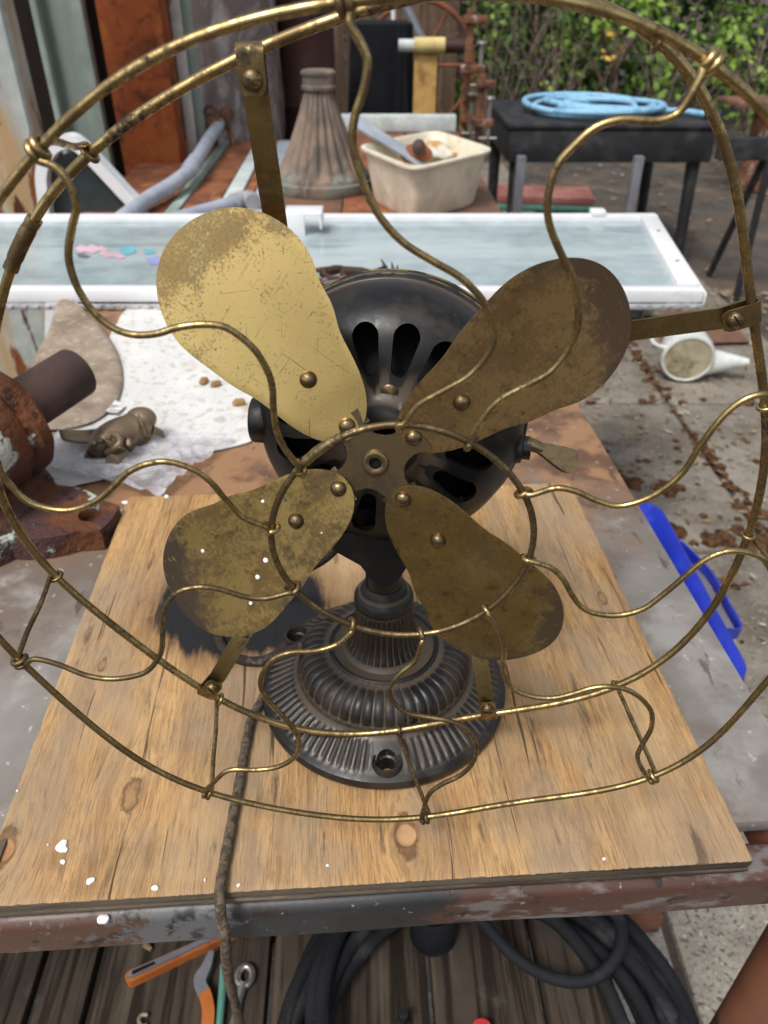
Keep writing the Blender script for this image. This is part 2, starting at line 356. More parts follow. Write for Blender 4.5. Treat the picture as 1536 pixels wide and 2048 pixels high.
MT['moss'] = mat('dry_brown_moss', (.150, .074, .034), [dict(c=(.055, .028, .014), s=60, lo=.48, hi=.62), dict(c=(.115, .085, .022), s=20, lo=.6, hi=.7)], rough=1, bump=1, bscale=240, bdist=.006)
MT['litter'] = mat('fallen_litter', (.26, .19, .12), [dict(c=(.40, .34, .27), s=6, lo=.5, hi=.6), dict(c=(.12, .06, .03), s=9, lo=.5, hi=.6)], rough=.9, bump=0)
MT['tabletop'] = mat('stained_steel_tabletop', (.205, .188, .172), [
    dict(c=(.145, .112, .090), s=6, lo=.42, hi=.60), dict(c=(.32, .305, .29), s=12, lo=.52, hi=.68, a=.8, d=8),
    dict(c=(.205, .125, .080), s=6.5, lo=.40, hi=.60, g=('Y', .10, .42)), dict(c=(.125, .065, .038), s=14, lo=.46, hi=.64, g=('Y', .16, .5)),
    dict(c=(.30, .165, .085), s=16, lo=.52, hi=.68, g=('Y', .15, .45)), dict(c=(.05, .046, .043), s=22, lo=.60, hi=.70, a=.7, d=8), dict(c=(.45, .42, .38), s=90, lo=.64, hi=.70, a=.7), dict(c=(.07, .045, .03), s=60, lo=.62, hi=.68, st=(1, .3, 1), a=.7)],
    rough=.55, bump=.25, bscale=180, spec=.4)
MT['rail'] = mat('worn_painted_rail', (.028, .028, .030), [
    dict(c=(.120, .122, .128), s=48, lo=.40, hi=.52, g=('X', -.06, -.17), d=8), dict(c=(.100, .052, .035), s=70, lo=.46, hi=.56, g=('X', -.10, -.22), d=8),
    dict(c=(.078, .036, .026), s=44, lo=.32, hi=.46, g=('X', -.03, .06), d=8), dict(c=(.150, .132, .125), s=60, lo=.60, hi=.70, g=('X', -.03, .06), st=(.4, 1, 1), d=8), dict(c=(.028, .02, .017), s=60, lo=.57, hi=.64, d=8), dict(c=(.36, .35, .33), s=150, lo=.66, hi=.70, a=.6)],
    rough=.42, bump=.25, bscale=300, spec=.5)
MT['leg'] = mat('rust_brown_leg', (.155, .062, .036), [dict(c=(.05, .026, .018), s=14, lo=.5, hi=.65), dict(c=(.26, .21, .18), s=40, lo=.68, hi=.74)], rough=.5, bump=.25)
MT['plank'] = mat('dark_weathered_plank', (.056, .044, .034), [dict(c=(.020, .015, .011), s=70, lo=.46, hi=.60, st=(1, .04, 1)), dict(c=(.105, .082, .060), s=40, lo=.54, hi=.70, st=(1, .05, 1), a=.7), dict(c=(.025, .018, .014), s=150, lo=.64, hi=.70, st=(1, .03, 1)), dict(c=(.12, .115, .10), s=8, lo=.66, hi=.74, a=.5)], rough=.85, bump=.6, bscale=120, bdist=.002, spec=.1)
MT['rubber'] = mat('dusty_black_rubber', (.014, .015, .018), [dict(c=(.060, .060, .064), s=20, lo=.52, hi=.7, a=.6), dict(c=(.25, .24, .22), s=160, lo=.70, hi=.75)], rough=.72, bump=.3, spec=.14)
MT['steel'] = mat('dull_steel', (.42, .40, .38), [dict(c=(.16, .09, .06), s=60, lo=.56, hi=.66, m=.2)], rough=.35, metal=.9, bump=.2)
MT['orange'] = mat('orange_plastic', (.40, .12, .028), [dict(c=(.20, .08, .03), s=60, lo=.58, hi=.7)], rough=.55, bump=.15)
MT['greyplastic'] = mat('grey_plastic', (.16, .16, .18), rough=.55, bump=.15)
MT['teal'] = mat('teal_plastic', (.10, .27, .22), rough=.5, bump=.1)
MT['red'] = mat('red_plastic', (.55, .04, .05), rough=.4, bump=.1)
MT['blue'] = mat('blue_plastic', (.016, .034, .40), [dict(c=(.03, .06, .48), s=30, lo=.5, hi=.7), dict(c=(.10, .11, .30), s=70, lo=.62, hi=.7, a=.5)], rough=.32, bump=.15, spec=.5)
MT['bluehose'] = mat('light_blue_hose', (.27, .51, .70), [dict(c=(.17, .36, .55), s=18, lo=.5, hi=.65)], rough=.45, bump=.1)
MT['blacktable'] = mat('black_moulded_plastic', (.022, .023, .026), [dict(c=(.050, .050, .053), s=9, lo=.48, hi=.7)], rough=.55, bump=.2)
MT['tarp'] = mat('black_cloth', (.009, .010, .013), rough=.75, bump=.3, bscale=90, bdist=.003, spec=.15)
MT['cream'] = mat('cream_plastic', (.70, .64, .51), [dict(c=(.55, .44, .26), s=7, lo=.55, hi=.75, a=.6), dict(c=(.42, .33, .20), s=26, lo=.66, hi=.75, a=.4)], rough=.42, bump=.12)
MT['wframe'] = mat('white_aluminium_frame', (.74, .75, .77), [dict(c=(.60, .60, .61), s=26, lo=.62, hi=.78, st=(.3, 1, 1))], rough=.38, var=.05, bump=.1)
MT['pane'] = mat('hazy_glass', (.31, .385, .405), [dict(c=(.44, .51, .52), s=5, lo=.42, hi=.68, st=(.35, 1, 1)), dict(c=(.19, .26, .29), s=9, lo=.56, hi=.72, st=(.25, 1, 1)), dict(c=(.52, .54, .52), s=30, lo=.62, hi=.72, a=.5, d=8), dict(c=(.45, .48, .47), s=120, lo=.64, hi=.70, a=.4)], rough=.16, bump=.04, bscale=14, bdist=.002, spec=.5)
MT['decalpink'] = mat('pink_print', (.62, .42, .50), rough=.4, bump=0)
MT['decalteal'] = mat('teal_print', (.16, .42, .52), rough=.4, bump=0)
MT['decalviolet'] = mat('violet_print', (.30, .33, .62), rough=.4, bump=0)
MT['pumprust'] = mat('flaking_rusty_iron', (.135, .052, .024), [dict(c=RUSTD, s=16, lo=.44, hi=.62), dict(c=(.27, .115, .042), s=24, lo=.56, hi=.70), dict(c=(.075, .038, .036), s=9, lo=.52, hi=.62), dict(c=(.42, .45, .40), s=17, lo=.585, hi=.61, h=1.5, d=8), dict(c=(.035, .018, .013), s=45, lo=.62, hi=.7)], rough=.9, bump=.9, bscale=160, bdist=.004)
MT['pipe_dark'] = mat('dark_oxide_pipe', (.062, .040, .036), [dict(c=(.095, .060, .052), s=12, lo=.45, hi=.65), dict(c=(.16, .10, .07), s=100, lo=.70, hi=.75)], rough=.7, bump=.25)
MT['sheet'] = mat('rust_spotted_white_sheet', (.66, .655, .64), [dict(c=(.42, .26, .12), s=9, lo=.56, hi=.70, a=.75), dict(c=(.45, .43, .38), s=75, lo=.52, hi=.66, a=.75), dict(c=(.34, .16, .06), s=19, lo=.69, hi=.76)], rough=.95, bump=.6, bscale=220, bdist=.002, var=.05)
MT['felt'] = mat('tan_felt', (.38, .305, .235), [dict(c=(.25, .185, .135), s=14, lo=.42, hi=.66), dict(c=(.55, .48, .40), s=70, lo=.5, hi=.7, a=.7)], rough=1, bump=.9, bscale=420, bdist=.003)
MT['bronze'] = mat('brown_bronze', (.23, .172, .112), [dict(c=(.09, .064, .042), s=26, lo=.48, hi=.62), dict(c=(.24, .18, .12), s=50, lo=.58, hi=.72)], rough=.48, metal=.55, bump=.3)
MT['greensteel'] = mat('grey_green_painted_steel', (.33, .40, .355), [dict(c=(.24, .30, .27), s=5, lo=.45, hi=.62, st=(1, 1, .2)), dict(c=(.46, .52, .47), s=9, lo=.55, hi=.7, st=(1, 1, .2), a=.6), dict(c=(.03, .03, .03), s=7, lo=.72, hi=.76)], rough=.5, bump=.15)
MT['palerust'] = mat('pale_paint_over_rust', (.40, .43, .41), [dict(c=(.44, .29, .15), s=9, lo=.46, hi=.60, st=(1, 1, .12)), dict(c=RUST, s=14, lo=.54, hi=.60, st=(1, 1, .25)), dict(c=(.08, .03, .016), s=18, lo=.60, hi=.66, st=(1, 1, .35)), dict(c=(.62, .60, .52), s=20, lo=.6, hi=.7, st=(1, 1, .2), a=.5)], rough=.65, bump=.35)
MT['orangerust'] = mat('orange_rust', (.27, .068, .020), [dict(c=(.055, .022, .014), s=6, lo=.50, hi=.66), dict(c=(.36, .11, .03), s=11, lo=.52, hi=.68, st=(1, 1, .4)), dict(c=(.12, .04, .02), s=30, lo=.55, hi=.68)], rough=.85, bump=.4)
MT['plate'] = mat('rust_red_plate', (.25, .092, .042), [dict(c=(.14, .055, .03), s=7, lo=.45, hi=.62), dict(c=(.36, .16, .07), s=16, lo=.55, hi=.68)], rough=.85, bump=.3)
MT['pvc'] = mat('grey_conduit', (.36, .40, .47), [dict(c=(.48, .50, .55), s=14, lo=.5, hi=.68, a=.5)], rough=.45, bump=.1)
MT['shed'] = mat('dark_shed_boards', (.020, .016, .014), [dict(c=(.045, .03, .024), s=9, lo=.5, hi=.7, st=(1, 1, .1))], rough=.9, bump=.4, spec=.05)
MT['maroon'] = mat('dark_maroon_steel', (.050, .022, .020), [dict(c=(.10, .04, .03), s=5, lo=.5, hi=.68, st=(1, 1, .3))], rough=.5, bump=.2)
MT['flute'] = mat('verdigris_brown_iron', (.215, .162, .125), [dict(c=(.11, .094, .082), s=14, lo=.42, hi=.60, st=(1, 1, .4)), dict(c=(.27, .19, .135), s=20, lo=.54, hi=.70, st=(1, 1, .2)), dict(c=(.20, .22, .19), s=10, lo=.50, hi=.64, g=('Z', .86, .74))], rough=.75, bump=.35)
MT['ochre'] = mat('ochre_painted_wood', (.44, .27, .085), [dict(c=(.24, .11, .04), s=8, lo=.52, hi=.68), dict(c=(.52, .36, .14), s=20, lo=.55, hi=.7, st=(1, 1, .2))], rough=.6, bump=.2)
MT['yellowroll'] = mat('yellow_roll', (.56, .44, .19), [dict(c=(.40, .28, .10), s=15, lo=.5, hi=.7)], rough=.55, bump=.1)
MT['clamp'] = mat('rusty_clamp_iron', (.19, .085, .045), [dict(c=(.07, .038, .026), s=20, lo=.45, hi=.62), dict(c=(.42, .38, .36), s=25, lo=.60, hi=.68, m=.6, r=.35)], rough=.75, bump=.4)
MT['channel'] = mat('pale_blue_painted_channel', (.52, .58, .57), [dict(c=(.40, .17, .06), s=9, lo=.61, hi=.67), dict(c=(.62, .66, .64), s=14, lo=.5, hi=.68)], rough=.5, bump=.15)
MT['enamel'] = mat('chipped_white_enamel', (.62, .64, .62), [dict(c=(.46, .50, .46), s=9, lo=.52, hi=.7), dict(c=(.16, .13, .10), s=60, lo=.70, hi=.75)], rough=.28, bump=.1)
MT['enamel_bottom'] = mat('stained_enamel_bottom', (.42, .38, .26), [dict(c=(.22, .18, .11), s=14, lo=.45, hi=.65), dict(c=(.08, .06, .045), s=26, lo=.60, hi=.70)], rough=.6, bump=.2)
MT['fence'] = mat('weathered_fence_board', (.135, .088, .056), [dict(c=(.07, .048, .034), s=14, lo=.45, hi=.65, st=(1, 1, .06))], rough=.9, bump=.4)
MT['poly'] = NT('clear_polythene'); _t = MT['poly']; _t.l(_t.ss(_t.noise(_t.co(), 26, 6, .7, 1.0), .35, .65, .16, .60), _t.b.inputs['Alpha'])
_t.bump(_t.noise(_t.co(), 45, 6, .7, .8), .9, .008); MT['poly'] = _t.out((.74, .73, .77), .16, 0.0, .8)
_t = NT('hazy_polythene_wrap'); _t.b.inputs['Alpha'].default_value = .62; _t.bump(_t.noise(_t.co((1, 1, .5)), 9, 6, .7), .8, .03); MT['wrap'] = _t.out(_t.mix(_t.ss(_t.noise(_t.co((1, 1, .4)), 7, 6, .7, 1.2), .45, .68), (.20, .17, .17), (.56, .54, .56)), .25, 0.0, .6)
def leafmat(name, a, b, c):
    t = NT(name); n = t.noise(t.co(), 7, 2); n2 = t.noise(t.co(loc=(3, 3, 3)), 1.6, 3)
    col = t.mix(t.ss(n, .35, .65), a, b); col = t.mix(t.ss(n2, .45, .65, 0, .7), col, c)
    t.b.inputs['Transmission Weight'].default_value = 0.0; t.b.inputs['Subsurface Weight'].default_value = 0.0
    return t.out(col, .5, 0.0, .35)
MT['leafdark'] = leafmat('evergreen_leaf', (.018, .040, .012), (.034, .066, .018), (.010, .022, .009))
MT['leafmid'] = leafmat('shrub_leaf', (.055, .110, .020), (.085, .150, .026), (.034, .075, .016))
MT['leafbright'] = leafmat('young_leaf', (.17, .29, .042), (.23, .36, .055), (.12, .22, .035))
MT['leafyellow'] = leafmat('turned_leaf', (.55, .34, .06), (.60, .42, .10), (.42, .24, .05))
MT['twig'] = mat('bare_twig', (.115, .086, .066), [dict(c=(.24, .19, .155), s=20, lo=.5, hi=.65)], rough=.9, bump=.2)
MT['whitepaint'] = mat('white_droppings', (.80, .80, .77), rough=.7, bump=.2)
MT['paper'] = mat('printed_tag_paper', (.72, .72, .72), [dict(c=(.30, .30, .31), s=300, lo=.50, hi=.54, st=(.1, 1, 1))], rough=.8, bump=0)
MT['darkglass'] = mat('dark_window_glass', (.042, .055, .058), [dict(c=(.09, .105, .108), s=3, lo=.45, hi=.7)], rough=.12, bump=0)
MT['redwhite'] = mat('red_and_white_paint', (.50, .48, .45), [dict(c=(.36, .045, .045), s=7, lo=.55, hi=.60, st=(1, 1, .8)), dict(c=(.25, .11, .06), s=9, lo=.58, hi=.66)], rough=.55, bump=.2)
MT['redplank'] = mat('faded_red_plank', (.26, .10, .085), [dict(c=(.34, .17, .14), s=5, lo=.45, hi=.65)], rough=.7, bump=.2)
MT['brownboard'] = mat('wet_brown_board', (.175, .095, .062), [dict(c=(.12, .07, .05), s=6, lo=.5, hi=.66)], rough=.6, bump=.2)

MT['slab_pale_lit'] = mat('pale_lit_aggregate_concrete', (.38, .345, .285), [dict(c=(.56, .52, .45), s=95, lo=.54, hi=.64), dict(c=(.17, .145, .115), s=120, lo=.56, hi=.66), dict(c=(.25, .22, .18), s=10, lo=.5, hi=.7, a=.6)], rough=.93, bump=.8, bscale=120, bdist=.004)  # paler front-row concrete, with its direct light put into the colour
# ------------------------------------------------------------------ setting: ground, pavement
b = MB()
def gfn(u, v):
    x, y = -30+60*u, -8+68*v
    return (x, y, -.012+(.5*max(0, (y-9))*.25 if y > 9 else 0))
b.grid(gfn, 60, 68)
tag(b.build('ground', MT['ground']), None, None, kind='structure')
pave = link('pavement', None); pave['kind'] = 'structure'
xs_ = [-1.95, -1.35, -.75, -.15, .45, 1.05, 1.67]; ys_ = [-.46, .41, 1.28, 2.15, 3.02, 3.9, 4.8, 5.7, 6.6]
k = 0
for i in range(len(xs_)-1):
    for j in range(len(ys_)-1):
        if i >= 5 and j >= 5: continue
        w_, h_ = xs_[i+1]-xs_[i]-.020, ys_[j+1]-ys_[j]-.016
        mb = MB().box(((xs_[i]+xs_[i+1])/2+random.uniform(-.006, .006), (ys_[j]+ys_[j+1])/2, -.03+random.uniform(-.003, .003)), (w_, h_, .06), rz=random.uniform(-.006, .006), bev=.007)
        mb.build('paving_slab', MT['slab_pale_lit'] if j == 0 else MT['slab'], pave)
# dry moss in the joints by the table
mb = MB(); pts = []
for yy in np.arange(.45, 3.3, .012):
    q_ = .5+.9*mnoise.noise(Vector((0, yy*2.6, 4.0)))
    if random.random() < q_+.12: pts.append((1.05+random.gauss(0, .010+.022*max(0, q_-.3)), yy, random.uniform(.006, .012+.022*max(0, min(1, q_)))))
for yy in (1.28, 2.15, 3.02):
    for xx in np.arange(.5, 1.66, .018):
        if random.random() < max(.05, .35+.9*mnoise.noise(Vector((xx*4.0, yy, 7.0)))): pts.append((xx, yy+random.gauss(0, .012), random.uniform(.008, .024)))
for _ in range(60): pts.append((random.gauss(.98, .13), random.gauss(1.75, .5), random.uniform(.005, .016)))
for x_, y_ in ((.86, 1.58), (.80, 1.36), (.92, 1.33), (.74, 1.62)):
    for _ in range(14): pts.append((random.gauss(x_, .022), random.gauss(y_, .02), random.uniform(.012, .026)))
for x_, y_, r_ in pts:
    V = []; F = []; sg = 6
    for lv, (q, zz) in enumerate(((1.0, -.004), (.82, .35), (.4, .62))):
        for k_ in range(sg):
            a = 2*math.pi*k_/sg+lv*.4; rr = r_*q*random.uniform(.75, 1.2); V.append((x_+rr*math.cos(a), y_+rr*math.sin(a), max(-.006, zz*r_*.75)))
    for lv in range(2):
        for k_ in range(sg): F.append((lv*sg+k_, lv*sg+(k_+1) % sg, (lv+1)*sg+(k_+1) % sg, (lv+1)*sg+k_))
    F.append(tuple(2*sg+k_ for k_ in range(sg))); mb.add(V, F)
tag(mb.build('moss', MT['moss'], smooth=True, ang=80), 'dry reddish brown moss growing along the paving joints', 'moss', kind='stuff')
mb = MB()
for _ in range(2600):
    x_, y_ = random.uniform(.5, 4.5), random.uniform(.9, 9)
    if random.random() < .5: x_, y_ = random.uniform(.6, 1.9), random.uniform(.9, 3.4)
    s_ = random.uniform(.006, .02)*(1 if y_ < 3 else 1.8); a = random.uniform(0, 6.28); z_ = .006
    d = np.array([math.cos(a), math.sin(a), 0])*s_; e = np.array([-math.sin(a), math.cos(a), 0])*s_*random.uniform(.2, .5); c0 = np.array([x_, y_, z_])
    mb.add([c0-d, c0+e+[0, 0, random.uniform(0, .006)], c0+d, c0-e], [(0, 1, 2, 3)])
tag(mb.build('leaf_litter', MT['litter'], smooth=False), 'scattered dry leaf bits and husks on the ground', 'litter', kind='stuff')

# ------------------------------------------------------------------ work table
TH = 0.0546; TM = Matrix.Rotation(TH, 4, 'Z')
tb = thing('work_table', (-.12, .7, 0), 'long rusty steel work table with a plank lower shelf, under the brass fan', 'table')
def tl(name, mb, mt, par=tb, **k): return mb.build(name, mt, par, M=TM, **k)
TX0, TX1 = -.515, .302
tl('tabletop', MB().box(((TX0+TX1)/2, .81, .757), (TX1-TX0, 1.66, .014), bev=.003), MT['tabletop'])
# front rail: angle iron with a rolled upper edge
prof = [(-.0575, -.0355), (-.0580, -.009)]+[(-.0580+.009*(1-math.cos(a)), -.009+.009*math.sin(a)) for a in np.linspace(.15, math.pi/2, 6)]+[(-.034, .0), (-.031, -.003), (-.031, -.033), (-.034, -.0365)]
V = []; F = []; n_ = len(prof); xsn = np.linspace(-.62, .40, 60)
for x_ in xsn:
    for (py, pz) in prof: V.append((x_, py+.0006*math.sin(x_*31), .758+pz+.0006*math.sin(x_*17+1)))
for i in range(len(xsn)-1):
    for k_ in range(n_): F.append((i*n_+k_, i*n_+(k_+1) % n_, (i+1)*n_+(k_+1) % n_, (i+1)*n_+k_))
F += [tuple(range(n_)), tuple((len(xsn)-1)*n_+k_ for k_ in range(n_))]
tl('front_rail', MB().add(V, F), MT['rail'])
for x_ in (TX0+.02, TX1-.02):
    tl('side_rail', MB().box((x_, .81, .728), (.03, 1.68, .040), bev=.004), MT['leg'])
tl('back_rail', MB().box((-.105, 1.63, .728), (.75, .03, .040), bev=.004), MT['leg'])
for x_ in (-.545, .327):
    tl('leg', MB().tube([(x_, -.028, 0), (x_, -.028, .724)], .021, 20), MT['leg'])
    tl('leg', MB().tube([(x_*.9, 1.60, 0), (x_*.9, 1.60, .74)], .021, 16), MT['leg'])
for y_ in (.06, 1.5): tl('shelf_bearer', MB().box((-.105, y_+.12, .247), (.93, .05, .04), bev=.004), MT['leg'])
edges = [-.60, -.413, -.348, -.142, .044, .172, .262]
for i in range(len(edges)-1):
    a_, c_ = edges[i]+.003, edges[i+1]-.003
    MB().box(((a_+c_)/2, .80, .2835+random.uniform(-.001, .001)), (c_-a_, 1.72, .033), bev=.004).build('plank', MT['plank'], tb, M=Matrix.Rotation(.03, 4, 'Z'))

# ------------------------------------------------------------------ plywood board
PX0, PX1, PY0, PY1 = -.27514, .22618, -.05674, .40112
def loc_ply(x, y): p = TM.inverted() @ Vector(zP(x, y, .78)); return p.x, p.y
holes = PLUGS = [(*loc_ply(812, 1668), .0082), (*loc_ply(3, 1700), .0085)]
knots = [(*loc_ply(262, 1592), .019), (*loc_ply(812, 1672), .022), (*loc_ply(6, 1700), .022), (*loc_ply(1205, 1196), .012), (*loc_ply(205, 1330), .010)]
bl = loc_ply(488, 1212)
MT['ply'] = plywood((bl[0]-.002, bl[1]+.004, .082, .068), knots)
MT['plyedge'] = mat('plywood_edge_plies', (.115, .090, .066), [dict(c=(.045, .033, .025), s=90, lo=.45, hi=.58, st=(.03, .03, 1)), dict(c=(.20, .165, .125), s=60, lo=.55, hi=.7, st=(.15, .15, 1))], rough=.9, bump=.6, bscale=200, bdist=.002)
pw = thing('plywood_board', TM @ Vector((-.02, .17, .764)), 'weathered plywood board with black scorch mark, lying under the fan', 'board', rz=TH)
nu, nv = 230, 210
rag = [random.gauss(0, .00022) for _ in range(400)]
def pfn(u, v):
    x = PX0+(PX1-PX0)*u; y = PY0+(PY1-PY0)*v; z = .78
    for hx, hy, hr in holes:
        d = math.hypot(x-hx, (y-hy)*.85)
        z -= .0032*max(0, min(1, (hr-d)/.0022))
    for kx, ky, s_ in knots[:1]:
        d = math.hypot(x-kx, (y-ky)*.7); z += .0009*math.exp(-(d/.010)**2)-.0006*math.exp(-((d-.012)/.003)**2)
    if v == 0: y += rag[int(u*nu)]; z -= .0008
    if v == 1: y += rag[int(u*nu)+100]*1.5
    if u == 0 or u == 1: x += rag[int(v*nv)+150]*.8; z -= .0006
    return (x, y, z)
mb = MB(); mb.grid(pfn, nu, nv)
top = tl('top_ply', mb, MT['ply'], pw, ang=80)
hw = .0158/5
for i in range(1, 6):
    o_ = random.uniform(-.0012, .0012); cz = .7795-.0001-hw*(i-.5)
    lx_, ly_ = PX1-PX0-.001+o_, PY1-PY0-.001+o_*1.3; mx_, my_ = (PX0+PX1)/2, (PY0+PY1)/2
    if i == 1:                                        # the ply under the face shows only round the edge
        lay = MB().box((mx_, my_-ly_/2+.005, cz-.0002), (lx_, .010, hw-.0004), bev=.0004).box((mx_, my_+ly_/2-.005, cz-.0002), (lx_, .010, hw-.0004), bev=.0004)
        lay.box((mx_-lx_/2+.003, my_, cz-.0002), (.006, ly_-.022, hw-.0004)).box((mx_+lx_/2-.005, my_, cz-.0002), (.010, ly_-.022, hw-.0004))
    else: lay = MB().box((mx_, my_, cz-.0002), (lx_, ly_, hw-.0004), bev=.0004)
    tl('ply_layer', lay, MT['plyedge'], pw)
spots = [(123, 1692, 9.5), (121, 1697, 5.5), (127, 1699, 6.5), (126, 1724, 4.2), (181, 1762, 6), (310, 1776, 5), (477, 1771, 3), (655, 1731, 2.5), (410, 1760, 2), (250, 1005, 6), (238, 1022, 7), (333, 993, 5), (35, 1582, 2), (1208, 1718, 3), (96, 1690, 1.6)]
for (x_, y_, r_) in spots:
    c0 = zP(x_, y_, .7805); rr = r_/2450 if y_ > 1300 else r_/1800; ph = random.uniform(0, 6)
    MB().lathe([(rr, -.0002), (rr*.96, .0006), (rr*.6, .0011), (rr*.15, .0012)], 12, c0, mod=lambda i, r, z, a: (r*(1+.16*math.sin(2*a+ph)+.1*math.sin(3*a+2*ph)), z)).build('white_spot', MT['whitepaint'], pw)
rd = thing('white_splat', zP(206, 1838, .757), 'small white dropping on the front rail of the work table', 'dropping')
c0 = zP(206, 1838, .7572)
MB().lathe([(.0026, -.001), (.0025, .0006), (.0016, .0012), (.0004, .0014)], 12, c0, mod=lambda i, r, z, a: (r*(1+.5*abs(math.cos(a))), z)).build('splat', MT['whitepaint'], rd)

# ------------------------------------------------------------------ the antique fan
BX, BY, PZ = -.01332, .10548, .7805
fan = thing('antique_fan', (BX, BY, PZ), 'antique four-blade brass desk fan with wavy wire guard on black cast iron base', 'fan')

# base: fluted cast iron foot
base_prof = [(.0, .001), (.0945, .001), (.0975, .003), (.0980, .0065), (.0968, .0095), (.0945, .0108)]
seqs = []           # (r, z, flute kind)
pr = [(r, z, 0) for r, z in base_prof]
for q in np.linspace(0, 1, 12): pr.append((.0925-.0215*q, .0116+.0128*q, 1))
pr += [(.0690, .0262, 0), (.0680, .0285, 0), (.0672, .0300, 0)]
for q in np.linspace(.02, 1, 16):
    a = q*math.pi*.5; pr.append((.0430+.0235*math.cos(a)**.8, .0305+.0185*math.sin(a)**.9, 2))
pr += [(.0425, .0500, 0), (.0410, .0515, 0), (.0395, .0505, 0), (.0370, .0495, 0), (.0320, .0498, 0), (.0300, .0515, 0), (.0288, .0535, 0)]
for q in np.linspace(0, 1, 12): pr.append((.0284-.0080*q**.55, .0545+.0370*q, 3))
pr += [(.0205, .0930, 0), (.0218, .0945, 0), (.0222, .0975, 0), (.0220, .1010, 0), (.0205, .1035, 0), (.0190, .1045, 0), (.0178, .1060, 0), (.0172, .1085, 0), (.0158, .1105, 0), (.0140, .1120, 0), (0, .1120, 0)]
hole_ang = [-math.pi/2+.02, math.pi/6+.05, 5*math.pi/6]
def fl_mod(i, r, z, a):
    kf = pr[i][2]
    if kf == 1:
        n = 84; s_ = abs(math.sin(a*n/2)); e = min(1, min(i-6, 17-i)/2.0)
        dm = min(abs((a-h+math.pi) % (2*math.pi)-math.pi) for h in hole_ang)
        e *= min(1, max(0, (dm-.13)/.05)); return r, z+.0017*e*(s_**.9-.55)
    if kf == 2:
        n = 48; s_ = abs(math.sin(a*n/2)); e = .35+.65*math.sin(max(0, min(1, (i-21)/14))*math.pi)**.5 if 21 <= i <= 36 else 0
        return r+.0016*e*(s_**.7-.6), z+.0006*e*(s_**.7-.6)
    if kf == 3:
        n = 34; s_ = abs(math.sin(a*n/2)); return r+.0012*(s_**.6-.6), z
    return r, z
mb = MB().lathe([(max(r, .0004), z) for r, z, k_ in pr], 504, mod=fl_mod)
bme = mb.mesh('base', MT['iron'])
cut = []
for h in hole_ang:
    c_ = (.0845*math.cos(h), .0845*math.sin(h), 0)
    cut.append(MB().lathe([(.0062, -.01), (.0062, .03)], 24, c_).mesh('c', MT['iron'], False))
    cut.append(MB().lathe([(.0001, .0095), (.0078, .0140), (.0078, .03)], 24, c_).mesh('c', MT['iron'], False))
bme = bool_cut(bme, cut)
base = link('base', bme, fan, Matrix.Translation((BX, BY, PZ)))
for h in hole_ang:
    MB().lathe([(.0078, .0115), (.0102, .0125), (.0112, .0155), (.0105, .0188), (.0088, .0188), (.0078, .0160)], 32, (.0845*math.cos(h), .0845*math.sin(h), 0), loop=True).build('bolt_boss', MT['iron'], base, M=Matrix.Translation((BX, BY, PZ)))
stem = MB().lathe([(.0002, .105), (.0138, .105), (.0136, .112), (.0133, .130), (.0134, .134), (.0168, .137), (.0182, .1395), (.0184, .148), (.0176, .151), (.0182, .154), (.0205, .160), (.024, .170), (.026, .185), (.0002, .186)], 48, (BX, BY, PZ)).build('stem', MT['iron'], fan)

# rotor and motor frames
HUB = np.array([-.01906, .05839, -.00675+1.03]); NF_ = nrm([-.118, -1, .162])
XM = nrm(np.cross([0, 0, 1.0], NF_)); XM = XM if XM[0] > 0 else -XM
YM = np.cross(NF_, XM); YM = YM if YM[2] > 0 else -YM
KS = .92; HUB = CAM+(HUB-CAM)*KS
XM = np.cross(YM, NF_); MM = frame(HUB, XM*KS, YM*KS, NF_*KS)
outer = [(.0135, -.030), (.0180, -.030), (.0215, -.0315), (.0235, -.0360), (.0265, -.0400), (.0340, -.0425), (.0480, -.0435), (.0600, -.0445), (.0690, -.0480), (.0770, -.0540), (.0835, -.0620), (.0878, -.0710), (.0900, -.0800), (.0908, -.0860), (.0925, -.0872), (.0932, -.0890), (.0932, -.0925), (.0922, -.0940), (.0922, -.0960), (.0940, -.0975), (.0940, -.1060), (.0925, -.1075), (.0915, -.1200), (.0880, -.1330), (.0800, -.1450), (.0650, -.1540), (.0400, -.1590), (.0135, -.1600)]
inner = [(r-.0042 if r > .03 else r, z-.004 if z > -.09 else (z if z > -.11 else z+.004)) for r, z in outer[5:-1]]
prof = outer+[(.0135, -.1560)]+inner[::-1]+[(.0230, -.0455), (.0135, -.0455)]
mme = MB().lathe(prof, 160, loop=True).mesh('motor_housing', MT['iron'])
cut = []
for k_ in range(16):
    a = R(11.25+22.5*k_); pts = []
    for t_ in np.linspace(0, math.pi, 9): pts.append((.0052*math.cos(t_+math.pi), .0455+.0052*math.sin(t_+math.pi)))     # narrow inner end
    for t_ in np.linspace(0, math.pi, 11): pts.append((.0082*math.cos(t_), .0640+.0082*math.sin(t_)))
    if k_ in (4, 11): pass
    cut.append(MB().prism(pts, .10, Matrix.Rotation(-a, 4, 'Z') @ Matrix.Translation((0, 0, -.075))).mesh('c', MT['iron'], False))
mme = bool_cut(mme, cut)
motor = link('motor_housing', mme, fan, MM)
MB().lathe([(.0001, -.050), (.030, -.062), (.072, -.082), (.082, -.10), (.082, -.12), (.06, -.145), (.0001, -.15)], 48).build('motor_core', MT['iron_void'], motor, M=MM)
MB().lathe([(.0933, -.0895), (.0936, -.0900), (.0936, -.0918), (.0933, -.0922), (.0928, -.0908)], 128, loop=True).build('pinstripe', MT['stripe'], motor, M=MM)
MB().lathe([(.0941, -.0995), (.0944, -.1000), (.0944, -.1035), (.0941, -.1040), (.0934, -.1018)], 128, loop=True).build('pinstripe', MT['stripe'], motor, M=MM)
